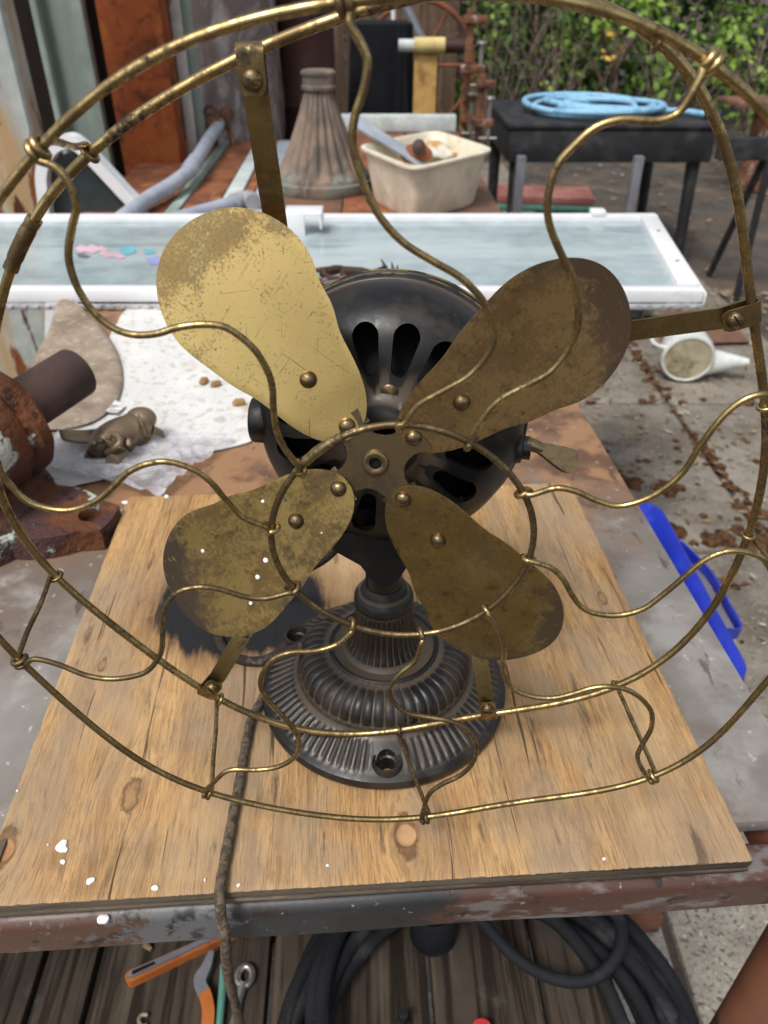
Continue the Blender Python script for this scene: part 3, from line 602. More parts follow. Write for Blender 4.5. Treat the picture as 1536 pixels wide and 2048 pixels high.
MB().lathe([(.0001, -.055), (.0036, -.055), (.0036, -.0025), (.0030, -.0020), (.0001, -.0020)], 24).build('shaft', MT['iron_void'], motor, M=MM)
MB().lathe([(.0001, 0), (.0066, 0), (.0066, .0016), (.0055, .0024), (.0001, .0026)], 24, M=Matrix.Translation((.003, .0285, -.0435))).build('oil_cap', MT['rivet'], motor, M=MM)
MB().lathe([(.0001, 0), (.0021, 0), (.0021, .009), (.0015, .010), (.0001, .0102)], 14, M=Matrix.Translation((.0115, .0235, -.0400))).build('grease_pin', MT['steel'], motor, M=MM)
# trunnion cap on one side, lug and brass thumb screw on the other
RX = Matrix.Rotation(R(90), 4, 'Y')
MB().lathe([(.0001, 0), (.0150, 0), (.0160, .003), (.0160, .0125), (.0148, .0145), (.0001, .0148)], 40, M=Matrix.Translation((-.0885, -.004, -.0760)) @ Matrix.Rotation(R(-90), 4, 'Y') @ Matrix.Translation((0, 0, -.010))).build('trunnion_cap', MT['iron'], motor, M=MM)
MB().lathe([(.0001, 0), (.0110, 0), (.0115, .004), (.0105, .010), (.0080, .011), (.0080, .016), (.0001, .0165)], 32, M=Matrix.Translation((.0880, -.016, -.0820)) @ RX @ Matrix.Translation((0, 0, -.008))).build('tilt_lug', MT['iron'], motor, M=MM)
tm = MB(); Mw = Matrix.Translation((.0990, -.0135, -.0800)) @ Matrix.Scale(1.35, 4) @ Matrix.Rotation(R(-22), 4, 'Z') @ Matrix.Rotation(R(-35), 4, 'X')
tm.lathe([(.0001, -.005), (.0030, -.005), (.0033, .000), (.0028, .004), (.0001, .0045)], 20, M=Mw @ RX)
out = []
for q in np.linspace(0, 1, 25):
    a = 2*math.pi*q; out.append((.0115+.0125*math.cos(a), (.0052+.0028*math.cos(a)+.0009*math.cos(2*a))*math.sin(a)*1.15))
tm.prism(out[:-1], .0034, Mw @ Matrix.Translation((.0, 0, -.0017)))
tm.build('thumb_screw', MT['tarn'], fan, M=MM)
# yoke plate below the motor, in front of the stem
yk = [(-.040, .034), (.040, .034), (.032, .020), (.016, .010), (.009, -.001), (.005, -.006), (-.005, -.006), (-.009, -.001), (-.016, .010), (-.032, .020)]
YF = frame((BX, BY-.030, PZ+.142), (1, 0, 0), (0, .22, .975), (0, -.975, .22))
MB().prism(yk, .012, YF @ Matrix.Translation((0, 0, -.010))).build('yoke_plate', MT['iron'], fan, ang=50)

# guard rings (hand-bent, so not quite round)
FP = [(0,400),(37,340),(145,235),(270,137),(380,80),(480,42),(600,22),(1206,19),(1277,46),(1342,82),(1407,117),(1446,141),(1489,180),(1536,234),(240,1500),(300,1532),(370,1565),(415,1581),(475,1602),(540,1617),(630,1631),(700,1635),(768,1637),(845,1636),(883,1631),(1048,1602),(1208,1577),(1290,1561),(1340,1543),(1388,1502),(1470,1440),(1536,1360),(38,1320),(130,1400)]
BP = [(0,600),(25,525),(55,470),(90,415),(185,300),(235,257),(320,200),(450,132),(530,102),(670,30),(1315,84),(1353,120),(1402,180),(1435,245),(1462,332),(1484,424),(1489,490),(1491,560),(0,973),(20,1034),(51,1088),(85,1125),(112,1152),(142,1179),(166,1198),(300,1313),(355,1343),(405,1376),(449,1404),(521,1437),(588,1457),(654,1464),(732,1465),(798,1461),(881,1448),(953,1432),(1003,1421),(1075,1412),(1150,1403),(1499,600),(1505,646),(1517,687),(1528,750),(1533,821),(1530,884),(1523,952),(1510,1019),(1494,1073),(1476,1131),(1449,1181),(1404,1244),(1359,1289),(1315,1325),(1252,1365)]
SP = [(606,928),(642,899),(688,871),(743,853),(797,849),(852,858),(916,871),(961,896),(1002,931),(1034,967),(1057,1006),(1066,1056),(1062,1111),(549,1111),(566,1150),(599,1188),(643,1222),(698,1246),(743,1263),(798,1270),(842,1269),(898,1255),(964,1230),(1019,1177),(1053,1133),(544,1047)]
YFR, YBR, YSR = -.035, .0384, -.0249
def ring_shape(P, Y, c, order, R0, lam):
    pts = np.array([yP(x, y, Y) for x, y in P]); dx, dz = pts[:, 0]-c[0], pts[:, 2]-c[1]; th = np.arctan2(dz, dx); r = np.hypot(dx, dz)-R0
    A = [np.ones_like(th)]; reg = [lam]
    for k_ in range(1, order+1): A += [np.cos(k_*th), np.sin(k_*th)]; reg += [lam*k_*k_]*2
    A = np.stack(A, 1); C_ = np.linalg.solve(A.T@A+np.diag(reg), A.T@r)
    def f(t):
        rr = R0+C_[0]+sum(C_[2*k_-1]*math.cos(k_*t)+C_[2*k_]*math.sin(k_*t) for k_ in range(1, order+1))
        return np.array([c[0]+rr*math.cos(t), Y, c[1]+rr*math.sin(t)])
    return f
fr = ring_shape(FP, YFR, (0, 1.0306), 9, .22, .004)
br = ring_shape(BP, YBR, (-.0145, 1.0238), 9, .2122, .004)
sr = ring_shape(SP, YSR, (-.0057, 1.0302), 4, .0631, .02)
RF, RBk, RS, RW = .00185, .0024, .00165, .00145
NR = 200
front = MB().tube([fr(2*math.pi*i/NR) for i in range(NR)], RF, 12, closed=True).build('front_ring', MT['wire'], fan)
rear = MB().tube([br(2*math.pi*i/NR) for i in range(NR)], RBk, 12, closed=True).build('rear_ring', MT['wire'], fan)
cen = MB().tube([sr(2*math.pi*i/96) for i in range(96)], RS, 12, closed=True).build('centre_ring', MT['wire_dull'], fan)
def ang_of(px, Y, c): p = yP(px[0], px[1], Y); return math.atan2(p[2]-c[1], p[0]-c[0])
# sleeve joints
ta = ang_of((47, 490), YBR, (-.0145, 1.0238)); sl_ = [br(ta+q) for q in np.linspace(-.068, .068, 13)]
MB().tube(sl_, [.0036, .0036, .0033, .0037, .0037, .0037, .0037, .0037, .0037, .0037, .0033, .0036, .0036], 16).build('ring_sleeve', MT['wire_dull'], rear)
ta = ang_of((646, 897), YSR, (-.0057, 1.0302)); sl_ = [sr(ta+q) for q in np.linspace(-.17, .17, 11)]
MB().tube(sl_, [.0024, .0024, .0022, .0025, .0025, .0025, .0025, .0025, .0022, .0024, .0024], 14).build('ring_sleeve', MT['wire_dull'], cen)

WIRES = [
[(610,949),(597,933),(569,896),(553,860),(547,819),(544,769),(528,728),(501,691),(454,656),(406,649),(355,655),(315,667),(271,670),(230,658),(190,628),(160,585),(142,540),(137,500),(145,450),(152,415),(140,370),(112,335),(88,308)],
[(797,869),(811,846),(838,810),(884,783),(934,755),(966,723),(986,687),(984,646),(966,602),(921,555),(863,521),(803,482),(754,425),(722,354),(705,283),(711,229),(727,180),(735,125),(722,87),(700,49),(687,24)],
[(929,896),(943,874),(966,837),(998,801),(1048,773),(1098,746),(1134,705),(1155,655),(1155,600),(1144,552),(1119,501),(1097,441),(1097,386),(1114,332),(1146,294),(1190,256),(1244,239),(1310,242),(1353,229),(1380,193),(1402,152),(1424,118)],
[(1031,988),(1063,990),(1112,976),(1153,983),(1193,1001),(1234,1012),(1279,1003),(1323,981),(1364,947),(1391,907),(1422,862),(1458,821),(1494,797),(1530,789),(1575,800),(1612,812)],
[(1045,1113),(1058,1122),(1099,1134),(1126,1158),(1144,1190),(1166,1217),(1202,1229),(1243,1230),(1288,1217),(1328,1188),(1368,1154),(1413,1118),(1458,1102),(1494,1105),(1526,1118),(1545,1150),(1556,1195),(1566,1235)],
[(967,1210),(975,1227),(997,1260),(1008,1299),(1006,1343),(1025,1377),(1064,1393),(1108,1396),(1150,1386),(1180,1377),(1215,1373),(1255,1380),(1285,1400),(1303,1425),(1303,1455),(1290,1480),(1275,1510),(1281,1532),(1302,1550)],
[(842,1255),(842,1288),(831,1321),(798,1349),(779,1377),(787,1404),(815,1426),(859,1435),(903,1443),(936,1462),(953,1493),(945,1526),(920,1551),(881,1570),(856,1592),(850,1622)],
[(712,1238),(701,1266),(676,1288),(632,1302),(582,1305),(543,1321),(521,1360),(530,1393),(560,1426),(588,1460),(599,1487),(588,1515),(555,1534),(510,1540),(460,1540),(433,1559),(421,1578)],
[(602,1172),(577,1186),(532,1197),(488,1193),(433,1177),(389,1175),(350,1188),(328,1222),(325,1266),(322,1305),(300,1338),(270,1352),(220,1358),(170,1350),(120,1330),(70,1318),(44,1320)],
[(556,1058),(528,1053),(484,1034),(454,1003),(423,966),(386,939),(339,924),(298,927),(257,944),(227,973),(190,1003),(142,1020),(95,1017),(51,1000),(17,966),(0,942),(-25,905),(-75,880)]]
TIES = [(185,310),(702,24),(1318,84),(1530,815),(1497,1073),(1235,1376),(797,1459),(440,1397),(112,1152),(-45,750)]
for i, Wp in enumerate(WIRES):
    n = len(Wp); P = []
    L = [0.0]
    for k_ in range(1, n): L.append(L[-1]+math.dist(Wp[k_], Wp[k_-1]))
    af = ang_of(Wp[-1], YFR, (0, 1.0306)); qf = fr(af); tf = nrm(fr(af+.01)-fr(af-.01)); ef = nrm(np.cross(tf, [0, 1, 0])); ef = ef if ef@(qf-np.array([0, YFR, 1.03])) > 0 else -ef
    as_ = ang_of(Wp[0], YSR, (-.0057, 1.0302)); qs = sr(as_); ts = nrm(sr(as_+.02)-sr(as_-.02)); es = nrm(qs-np.array([-.0057, YSR, 1.0302]))
    yv = np.array([0, 1.0, 0]); hs_ = RS+RW; hf = RF+RW
    # hook round the centre ring
    for a in np.linspace(-2.2*math.pi*.5-1.2, 0.35, 13):
        P.append(qs+hs_*(math.cos(a-math.pi/2)*es*1.0+math.sin(a-math.pi/2)*yv)+ts*.0014*(a/3.0))
    body = []
    for k_ in range(1 if math.dist(Wp[0], Wp[1]) > 6 else 2, n-1):
        t_ = L[k_]/L[-1]; bulge = -.004*math.sin(math.pi*t_)
        body.append(yP(Wp[k_][0], Wp[k_][1], lerp(YSR-.003, YFR-.003, t_)+bulge))
    P += body
    # loop round the front ring, then back to the rear ring
    for a in np.linspace(0, 1.6*2*math.pi, 26):
        ph = math.pi*1.25+a
        P.append(qf+hf*(math.cos(ph)*ef+math.sin(ph)*yv)+tf*(-.0022+.0044*a/(1.6*2*math.pi))*(1 if i in (1, 5, 6, 7) else -1))
    at = ang_of(TIES[i], YBR, (-.0145, 1.0238)); qb = br(at); tb_ = nrm(br(at+.01)-br(at-.01)); eb = nrm(qb-np.array([-.0145, YBR, 1.0238])); hb = RBk+RW*.8
    p_end = P[-1]
    for t_ in (.3, .6, .85): P.append(lerp(p_end, qb+hb*eb-yv*.002, t_)+ef*.0008*math.sin(7*t_))
    for a in np.linspace(.1, 1.25*2*math.pi, 20):
        P.append(qb+hb*(math.cos(a)*eb+math.sin(a)*yv)+tb_*.0018*(a/7-.3))
    SPt = smooth_path(P, 4); rr = [RW]*len(SPt); m_ = int(len(SPt)*.80)
    for k_ in range(m_, len(SPt)): rr[k_] = RW*.86
    MB().tube(SPt, rr, 10).build('guard_wire', MT['wire'] if i not in (6, 8) else MT['wire_dull'], fan)

# straps that carry the rear ring from the motor
for qp, ip in (((503, 112), (597, 740)), ((1501, 625), (868, 712)), ((977, 1428), (906, 975)), ((412, 1386), (640, 1010))):
    aq = ang_of(qp, YBR, (-.0145, 1.0238)); Q = br(aq); I = yP(ip[0], ip[1], .108)
    e1 = nrm(np.array([Q[0]-I[0], 0, Q[2]-I[2]])); Wv = np.cross(e1, [0, 1.0, 0]); yv = np.array([0, 1.0, 0]); rad = RBk+.0010
    P = [I+yv*.010-e1*.016, I+yv*.004-e1*.006, I]
    P += [lerp(I, Q-e1*.016+yv*rad, t_) for t_ in (.25, .5, .75)]
    P += [Q-e1*.014+yv*rad, Q-e1*.006+yv*rad, Q+yv*rad]
    P += [Q+rad*(math.cos(a)*e1+math.sin(a)*yv) for a in np.linspace(math.pi/2-.3, -math.pi/2+.2, 9)]
    P += [Q-yv*rad, Q-e1*.006-yv*(rad-.0004), Q-e1*.012-yv*(rad-.0009), Q-e1*.0150-yv*(rad-.001)]
    wd = [.0112]*(len(P)-1)+[.0075]
    st = MB().strip(P, Wv, wd, .0011).build('guard_strap', MT['strap'], fan, ang=30)
    c0 = Q-e1*.0092-yv*(rad+.0001); ro = random.uniform(-.4, .4)
    zx = -yv; xx = nrm(e1*math.sin(ro)+Wv*math.cos(ro)); FM = frame(c0, xx, np.cross(zx, xx), zx)
    hd = MB().lathe([(.0001, -.003), (.0044, -.003), (.0044, .0004), (.0040, .0014), (.0030, .0024), (.0016, .0030), (.0001, .0032)], 28).mesh('screw', MT['rivet'])
    hd = bool_cut(hd, [MB().box((0, 0, .0030), (.02, .0009, .0028)).mesh('c', MT['rivet'], False)])
    link('screw', hd, st, FM)

# four blades, each a rounded paddle bent to its own pitch
BFIT = dict(phi=2.20545, be=-.30489, uc=.10231, camber=1.24988)
BD = [(-.04285, .14998, -.20489), (-.00711, .22506, -.04007), (.02988, .15012, .19497), (.02008, -.11917, .05553)]
BC = [.05174, -.00114, .00523, .01405, .00061, -.00668, .00073, .00353, -.00019, -.00255, .00024, .00157, -.00001, -.00076, -.00008]
def brad(th): return BC[0]+sum(BC[2*i-1]*math.cos(i*th)+BC[2*i]*math.sin(i*th) for i in range(1, 8))
blade_lab = ['scoured bright brass blade, scratched and speckled', 'brown tarnished brass blade', 'olive tarnished brass blade', 'umber tarnished brass blade with white specks']
for bi in range(4):
    da, dp, dd = BD[bi]; a = BFIT['phi']-bi*math.pi/2+da; be = BFIT['be']+dp
    u = np.array([math.cos(a), 0, math.sin(a)]); t_ = np.array([-math.sin(a), 0, math.cos(a)]); yv = np.array([0, 1.0, 0])
    v = t_*math.cos(be)+yv*math.sin(be); nn = np.cross(u, v); u2 = u*math.cos(dd)+nn*math.sin(dd); nn = np.cross(u2, v); u = u2
    BM = frame(HUB, u*KS, v*KS, nn*KS); NA, NRg = 120, 14; V = []; F = []; th_ = .0011
    for side in (0, 1):
        V.append((BFIT['uc'], 0, -th_*side))
        for k_ in range(1, NRg+1):
            q = (k_/NRg)**.8
            for j in range(NA):
                an = 2*math.pi*j/NA; r_ = brad(an)*q; uu, vv = BFIT['uc']+r_*math.cos(an), r_*math.sin(an)
                V.append((uu, vv, BFIT['camber']*vv*vv-th_*side-(.0002 if q == 1 else 0)*(1-2*side)))
    S1 = 1+NRg*NA
    for side in (0, 1):
        o_ = side*S1
        for j in range(NA): F.append((o_, o_+1+j, o_+1+(j+1) % NA))
        for k_ in range(NRg-1):
            for j in range(NA):
                p0 = o_+1+k_*NA; F.append((p0+j, p0+NA+j, p0+NA+(j+1) % NA, p0+(j+1) % NA))
    e0 = 1+(NRg-1)*NA
    for j in range(NA): F.append((e0+j, e0+(j+1) % NA, S1+e0+(j+1) % NA, S1+e0+j))
    bo = MB().add(V, F).build('fan_blade', MT['blade%d' % bi], fan, M=BM, ang=50); bo['label'] = blade_lab[bi]
    for (ru, rv) in ((.06144, .00249), (.02749, .00037)):
        MB().lathe([(.0050, -.0008), (.0049, .0006), (.0042, .0022), (.0028, .0034), (.0012, .0038), (.0001, .0039)], 28, (ru, rv, .00008)).build('rivet', MT['rivet'], bo, M=BM)
    # arm of the spider behind the blade
    arm = [(.022, -.0118), (.030, -.0110), (.060, -.0100), (.068, -.0075), (.071, 0), (.068, .0075), (.060, .0100), (.030, .0110), (.022, .0118)]
    MB().prism(arm, .0016, Matrix.Translation((0, 0, -.0030))).build('spider_arm', MT['tarn'], fan, M=BM)
    if bi == 3:
        for ux, vy, rr in ((.118, .030, .0013), (.104, .0185, .0016), (.093, .0125, .0017), (.072, -.0185, .0011), (.125, -.014, .0013), (.052, .017, .0006)):
            MB().lathe([(rr, .00005), (rr*.8, .0005), (.0001, .0007)], 12, (ux, vy, BFIT['camber']*vy*vy)).build('white_speck', MT['whitepaint'], bo, M=BM)
hub = []
for k_ in range(4):                                   # cross-shaped plate with rounded notches between the arms
    a0 = math.atan2(*[float(q) for q in (np.array([math.cos(BFIT['phi']-k_*math.pi/2), 0, math.sin(BFIT['phi']-k_*math.pi/2)])@YM, np.array([math.cos(BFIT['phi']-k_*math.pi/2), 0, math.sin(BFIT['phi']-k_*math.pi/2)])@XM)])
    ca, sa = math.cos(a0), math.sin(a0)
    loc_ = [(.012, .0315), (.030, .0125), (.030, -.0125)]
    pts_ = [(.0325, .0110), (.0325, -.0110)]
    for q in np.linspace(R(62), R(208), 11): pts_.append((.0212+.0130*math.cos(q), -.0212+.0130*math.sin(q)))
    hub += [(x_*ca-y_*sa, x_*sa+y_*ca) for x_, y_ in pts_]
HOLE = MB().lathe([(.0037, -.02), (.0037, .02)], 24).mesh('c', MT['tarn'], False)
hb_ = MB().prism(hub, .0020, Matrix.Translation((0, 0, -.0030))).mesh('spider_hub', MT['tarn'])
hb_ = link('spider_hub', bool_cut(hb_, [HOLE]), fan, MM)
MB().lathe([(.0036, -.0012), (.0078, -.0012), (.0080, -.0002), (.0074, .0008), (.0062, .0012), (.0048, .0009), (.0036, .0002)], 40, loop=True).build('hub_collar', MT['tarn'], hb_, M=MM)
# flex from motor to base and old cloth mains cord
z0 = .7835
loopP = [yP(700, 1085, .150), yP(672, 1096, .150), yP(640, 1122, .145), np.append(zP(560, 1165, .815)[:2], .815), zP(470, 1215, .792), zP(437, 1262, z0), zP(447, 1297, z0), zP(478, 1318, z0), zP(520, 1322, z0+.002), zP(565, 1306, z0+.010), zP(610, 1290, z0+.020), zP(650, 1283, .812), zP(682, 1281, .816)]
MB().tube(smooth_path(loopP, 8), .0042, 12).build('motor_flex', MT['black_cord'], fan)
cordP = [zP(640, 1318, .800), zP(612, 1326, .799), zP(585, 1341, .796), zP(556, 1358, .790), zP(536, 1376, z0+.001), zP(519, 1408, z0), zP(503, 1437, z0), zP(494, 1475, z0), zP(486, 1520, z0), zP(478, 1570, z0), zP(466, 1630, z0), zP(457, 1680, z0), zP(447, 1735, z0), zP(441, 1772, z0+.001)]
ce = cordP[-1]; e_ = np.array([ce[0]+.0005, -.0700, .7785]); cordP += [e_, np.array([ce[0]+.001, -.0755, .766])]
for (x_, y_, Y_) in ((450, 1862, -.079), (452, 1910, -.080), (457, 1955, -.078), (470, 2005, -.072), (490, 2060, -.06)): cordP.append(yP(x_, y_, Y_))
cordP += [cordP[-1]+np.array([.012, .03, -.09]), cordP[-1]+np.array([.02, .09, -.30])]
sp = smooth_path(cordP, 8)
MB().tube(sp, [.0035*(1+.04*math.sin(i*.9)+.03*math.sin(i*.37)) for i in range(len(sp))], 12).build('mains_cord', MT['cloth_cord'], fan)

# ------------------------------------------------------------------ things lying on the work table
def npm(p, s): return mnoise.noise(Vector((p[0]*s, p[1]*s, p[2]*s if len(p) > 2 else 0)))
def quad_sheet(name, px, z, amp, sc, mt, label, cat, nu=60, nv=50, th=.0012, wav=0.0, edge=.0):
    C = [zP(x, y, z) for x, y in px]; mb = MB()
    def fn(u, v):
        e = edge*(npm((u*9, v*9, 3), 1)); uu = u+e*(1 if .02 < u < .98 else 2.5); vv = v+e*.7
        p = (1-uu)*(1-vv)*C[0]+uu*(1-vv)*C[1]+uu*vv*C[2]+(1-uu)*vv*C[3]
        h = amp*(npm((p[0], p[1], 1), sc)+.5*npm((p[0], p[1], 5), sc*2.3)+.3*npm((p[0], p[1], 9), sc*5)) if name != 'plastic_bag' else amp*(1.1-2.2*abs(npm((p[0], p[1], 1), sc))-.9*abs(npm((p[0], p[1], 5), sc*2.1))); h += wav*max(0, abs(u-.5)*2-.7)
        return (p[0], p[1], z+max(-.0006, h+amp*.5))
    mb.grid(fn, nu, nv, th=th)
    return tag(mb.build(name, mt, ang=70), label, cat)
quad_sheet('white_sheet', [(262, 598), (735, 598), (500, 885), (40, 1000)], .7665, .0028, 14, MT['sheet'], 'rust-spotted white cloth sheet spread on the table behind the fan', 'cloth', 90, 70, edge=.003)
def poly_prism(name, px, z, th, mt, label, cat, bulge=.003, rz=0):
    P = smooth_path([zP(x, y, z) for x, y in px], 5, closed=True); c = sum(P)/len(P); V = []; F = []; n = len(P); rings = [1, .97, .85, .6, .3]
    for k_, q in enumerate(rings):
        for p in P:
            r = c+(p-c)*q; zz = z+(0 if k_ == 0 else th*min(1, k_/1.5))+bulge*npm(r, 40)*(k_ > 1)+.004*max(0, (r[1]-.80)/.1)*(1 if name == 'felt_mat' else 0)
            V.append((r[0], r[1], zz))
    for k_ in range(len(rings)-1):
        for j in range(n): F.append((k_*n+j, k_*n+(j+1) % n, (k_+1)*n+(j+1) % n, (k_+1)*n+j))
    F.append(tuple((len(rings)-1)*n+j for j in range(n))); F.append(tuple(range(n))[::-1])
    return tag(MB().add(V, F).build(name, mt, ang=60), label, cat)
poly_prism('felt_mat', [(108, 640), (121, 612), (148, 613), (192, 648), (228, 692), (246, 742), (240, 788), (212, 826), (165, 850), (95, 858), (45, 830), (60, 740), (98, 668)], .7705, .006, MT['felt'], 'tan felt mat with rounded edge on the white sheet, beside the pump', 'mat')
quad_sheet('plastic_bag', [(118, 872), (468, 880), (318, 998), (52, 930)], .7705, .0075, 22, MT['poly'], 'crumpled clear plastic bag lying under the bronze insect', 'bag', 90, 64, th=.0008, edge=.012)
tg = [zP(x, y, .7725) for x, y in ((208, 822), (228, 798), (250, 812), (234, 826))]
tag(MB().add(tg+[p-np.array([0, 0, .0008]) for p in tg], [(0, 1, 2, 3), (7, 6, 5, 4), (0, 4, 5, 1), (1, 5, 6, 2), (2, 6, 7, 3), (3, 7, 4, 0)]).build('paper_tag', MT['paper'], smooth=False), 'small white printed tag sticking out from the tan mat', 'tag')
for (x_, y_, r_, lb) in ((408, 765, .008, 'left of the two brown crumbs beside the bright blade edge'), (432, 771, .0075, 'right of the two brown crumbs beside the bright blade edge'), (478, 808, .008, 'brown crumb on the white sheet close to the motor trunnion')):
    ph = random.uniform(0, 6)
    tag(MB().lathe([(r_*.8, 0), (r_, r_*.3), (r_*.75, r_*.75), (r_*.2, r_*.9)], 10, zP(x_, y_, .7695), mod=lambda i, r, z, a: (r*(1+.25*math.sin(2*a+ph)), z*(1+.2*math.sin(3*a)))).build('rust_crumb', mat('crumb_brown', (.30, .18, .075), rough=.9)), lb, 'crumb', 'brown crumbs on the sheet')

# bronze insect figure
ins = thing('bronze_insect', zP(225, 890, .772), 'brown bronze insect figure with long folded wing on the plastic bag', 'figurine')
def ell(name, c, r, mt, par, rot=None, seg=28, rings=14):
    mb = MB(); Mx = Matrix.Translation(Vector([float(q) for q in c])) @ (rot.to_4x4() if rot is not None else Matrix.Identity(4))
    pr_ = [(max(.0005, math.sin(math.pi*k_/rings)), -math.cos(math.pi*k_/rings)) for k_ in range(rings+1)]
    S = Matrix.Diagonal((r[0], r[1], r[2], 1)); mb.lathe(pr_, seg, M=Mx @ S); return mb.build(name, mt, par, ang=80)
zi = .790
bodyP = [zP(196, 900, zi-.004), zP(214, 886, zi), zP(236, 874, zi+.002), zP(258, 862, zi+.003), zP(282, 858, zi), zP(304, 862, zi-.004)]
MB().tube(smooth_path(bodyP, 5), [.008+.0145*math.sin(math.pi*min(1, .18+.82*i/25)) if i < 16 else .0215-.0011*(i-16) for i in range(26)], 20).build('body', MT['bronze'], ins)
ell('head', zP(282, 838, zi+.010), (.0195, .0175, .015), MT['bronze'], ins)
wg = MB(); A = zP(252, 868, zi+.008); Bq = zP(116, 858, zi+.004)
def wfn(u, v):
    p = lerp(A, Bq, u); wd = .0245*math.sin(math.pi*min(1, .25+.72*u))**.8*(1 if u < .93 else (1-u)/.07); d = np.array([.35, .93, 0])
    q = p+d*wd*(v-.5)*1.5+np.array([0, 0, -.02*abs(v-.5)*u+.0009*math.sin(v*34)]); return tuple(q)
wg.grid(wfn, 26, 30, th=.003); wg.build('wing', MT['bronze'], ins, ang=60)
MB().tube(smooth_path([zP(216, 880, zi+.012), zP(222, 868, zi+.016), zP(236, 872, zi+.016), zP(240, 886, zi+.012), zP(226, 898, zi+.006), zP(214, 905, zi)], 5), .0042, 10).build('foreleg', MT['bronze'], ins)
for k_, (xa, ya, xb, yb) in enumerate(((246, 878, 240, 905), (262, 874, 262, 900), (230, 866, 214, 856))):
    MB().tube(smooth_path([zP(xa, ya, zi+.008), zP((xa+xb)/2-4, (ya+yb)/2, zi+.010), zP(xb, yb, zi-.012)], 4), [.0045-.0003*i for i in range(9)], 9).build('limb', MT['bronze'], ins)
for k_ in range(5):
    cc = lerp(bodyP[2], bodyP[4], k_/4.0); MB().tube([cc+np.array([.0212*math.cos(a)*.45, -.0195*math.cos(a)*.9, .0212*math.sin(a)]) for a in np.linspace(.1, 3.0, 12)], .0016, 6).build('body_ridge', MT['bronze'], ins)
ell('face', zP(198, 892, zi+.004), (.013, .012, .012), MT['bronze'], ins)
for dx in (-7, 6): ell('eye', zP(196+dx, 884-dx*.3, zi+.013), (.0042, .0042, .0035), MT['bronze'], ins, seg=14, rings=8)
MB().tube([zP(186, 905, zi-.004), zP(178, 912, zi-.012), zP(176, 918, zi-.018)], [.0075, .006, .003], 12).build('jaw', MT['bronze'], ins)
MB().tube([zP(306, 860, zi), zP(322, 866, zi-.008), zP(330, 876, zi-.018)], [.006, .004, .001], 10).build('tail_spike', MT['bronze'], ins)
MB().tube([zP(286, 872, zi-.004), zP(276, 884, zi-.012), zP(280, 892, zi-.02)], [.009, .007, .004], 12).build('hind_leg', MT['bronze'], ins)
sc_ = mat('tan_sleeve_metal', (.26, .205, .145), rough=.55, metal=.4)
slv = thing('metal_sleeve', zP(236, 916, .775), 'short tan metal sleeve lying beside the bronze insect', 'sleeve')
MB().tube([zP(227, 922, .782), zP(250, 903, .782)], .0062, 18).build('barrel', sc_, slv); MB().tube([zP(224, 925, .782), zP(229, 921, .782)], .0088, 18).build('flange', sc_, slv)

# rusty cast iron hand pump at the edge of the table
pump = thing('hand_pump', (-.475, .36, .764), 'rusty cast iron pump with dark outlet pipe and flaking pale paint', 'pump')
PC = np.array([-.470, .355]); fl = []
lug = [tuple(zP(181, 1031, .789)[:2]), (-.545, .245), (-.52, .50)]
for k_ in range(96):
    a = 2*math.pi*k_/96; r_ = .100
    for lx, ly in lug:
        la = math.atan2(ly-PC[1], lx-PC[0]); d = abs((a-la+math.pi) % (2*math.pi)-math.pi); ld = math.hypot(lx-PC[0], ly-PC[1])+.026
        r_ = max(r_, lerp(.100, ld, max(0, 1-d/.52)**.8) if d > .16 else ld-.12*d*d)
    fl.append((PC[0]+r_*math.cos(a), PC[1]+r_*math.sin(a)))
fme = MB().prism(fl, .026, Matrix.Translation((0, 0, .7643))).mesh('flange', MT['pumprust'])
fme = bool_cut(fme, [MB().lathe([(.0125, -.1), (.0125, .1)], 24, (lx, ly, .77)).mesh('c', MT['pumprust'], False) for lx, ly in lug])
link('flange', fme, pump)
def rough_mod(i, r, z, a): return r*(1+.02*math.sin(3*a+i)+.018*math.sin(7*a+2*i)), z+.001*math.sin(5*a)
MB().lathe([(.118, .788), (.112, .797), (.095, .806), (.088, .812), (.080, .826), (.064, .835), (.055, .846), (.050, .865), (.050, .90), (.052, 1.02), (.06, 1.03), (.0005, 1.03)], 48, (PC[0]-.03, PC[1]+.01, 0), mod=lambda i, r, z, a: rough_mod(i, r, z, a)).build('body', MT['pumprust'], pump)
PA = yP(-48, 872, .375); PB_ = yP(152, 745, .505); ax_ = nrm(PB_-PA); Xa = nrm(np.cross(ax_, [0, 0, 1])); PMx = frame(PA, Xa, np.cross(ax_, Xa), ax_)
MB().lathe([(.040, -.085), (.056, -.060), (.064, -.035), (.066, -.010), (.064, .012), (.061, .017), (.064, .020), (.067, .024), (.067, .036), (.062, .042), (.056, .045), (.030, .046)], 48, M=PMx, mod=rough_mod).build('outlet_collar', MT['pumprust'], pump)
LP = float(np.linalg.norm(PB_-PA))
opn = [(.0295, .02), (.0295, LP), (.0270, LP+.001), (.0262, LP-.002), (.0262, .05), (.0295, .02)]
MB().lathe(opn[:-1], 40, M=PMx, loop=True).build('outlet_pipe', MT['pipe_dark'], pump)
MB().tube([zP(-60, 1003, .775), zP(150, 985, .775)], .0052, 12).build('drain_rod', MT['pumprust'], pump)

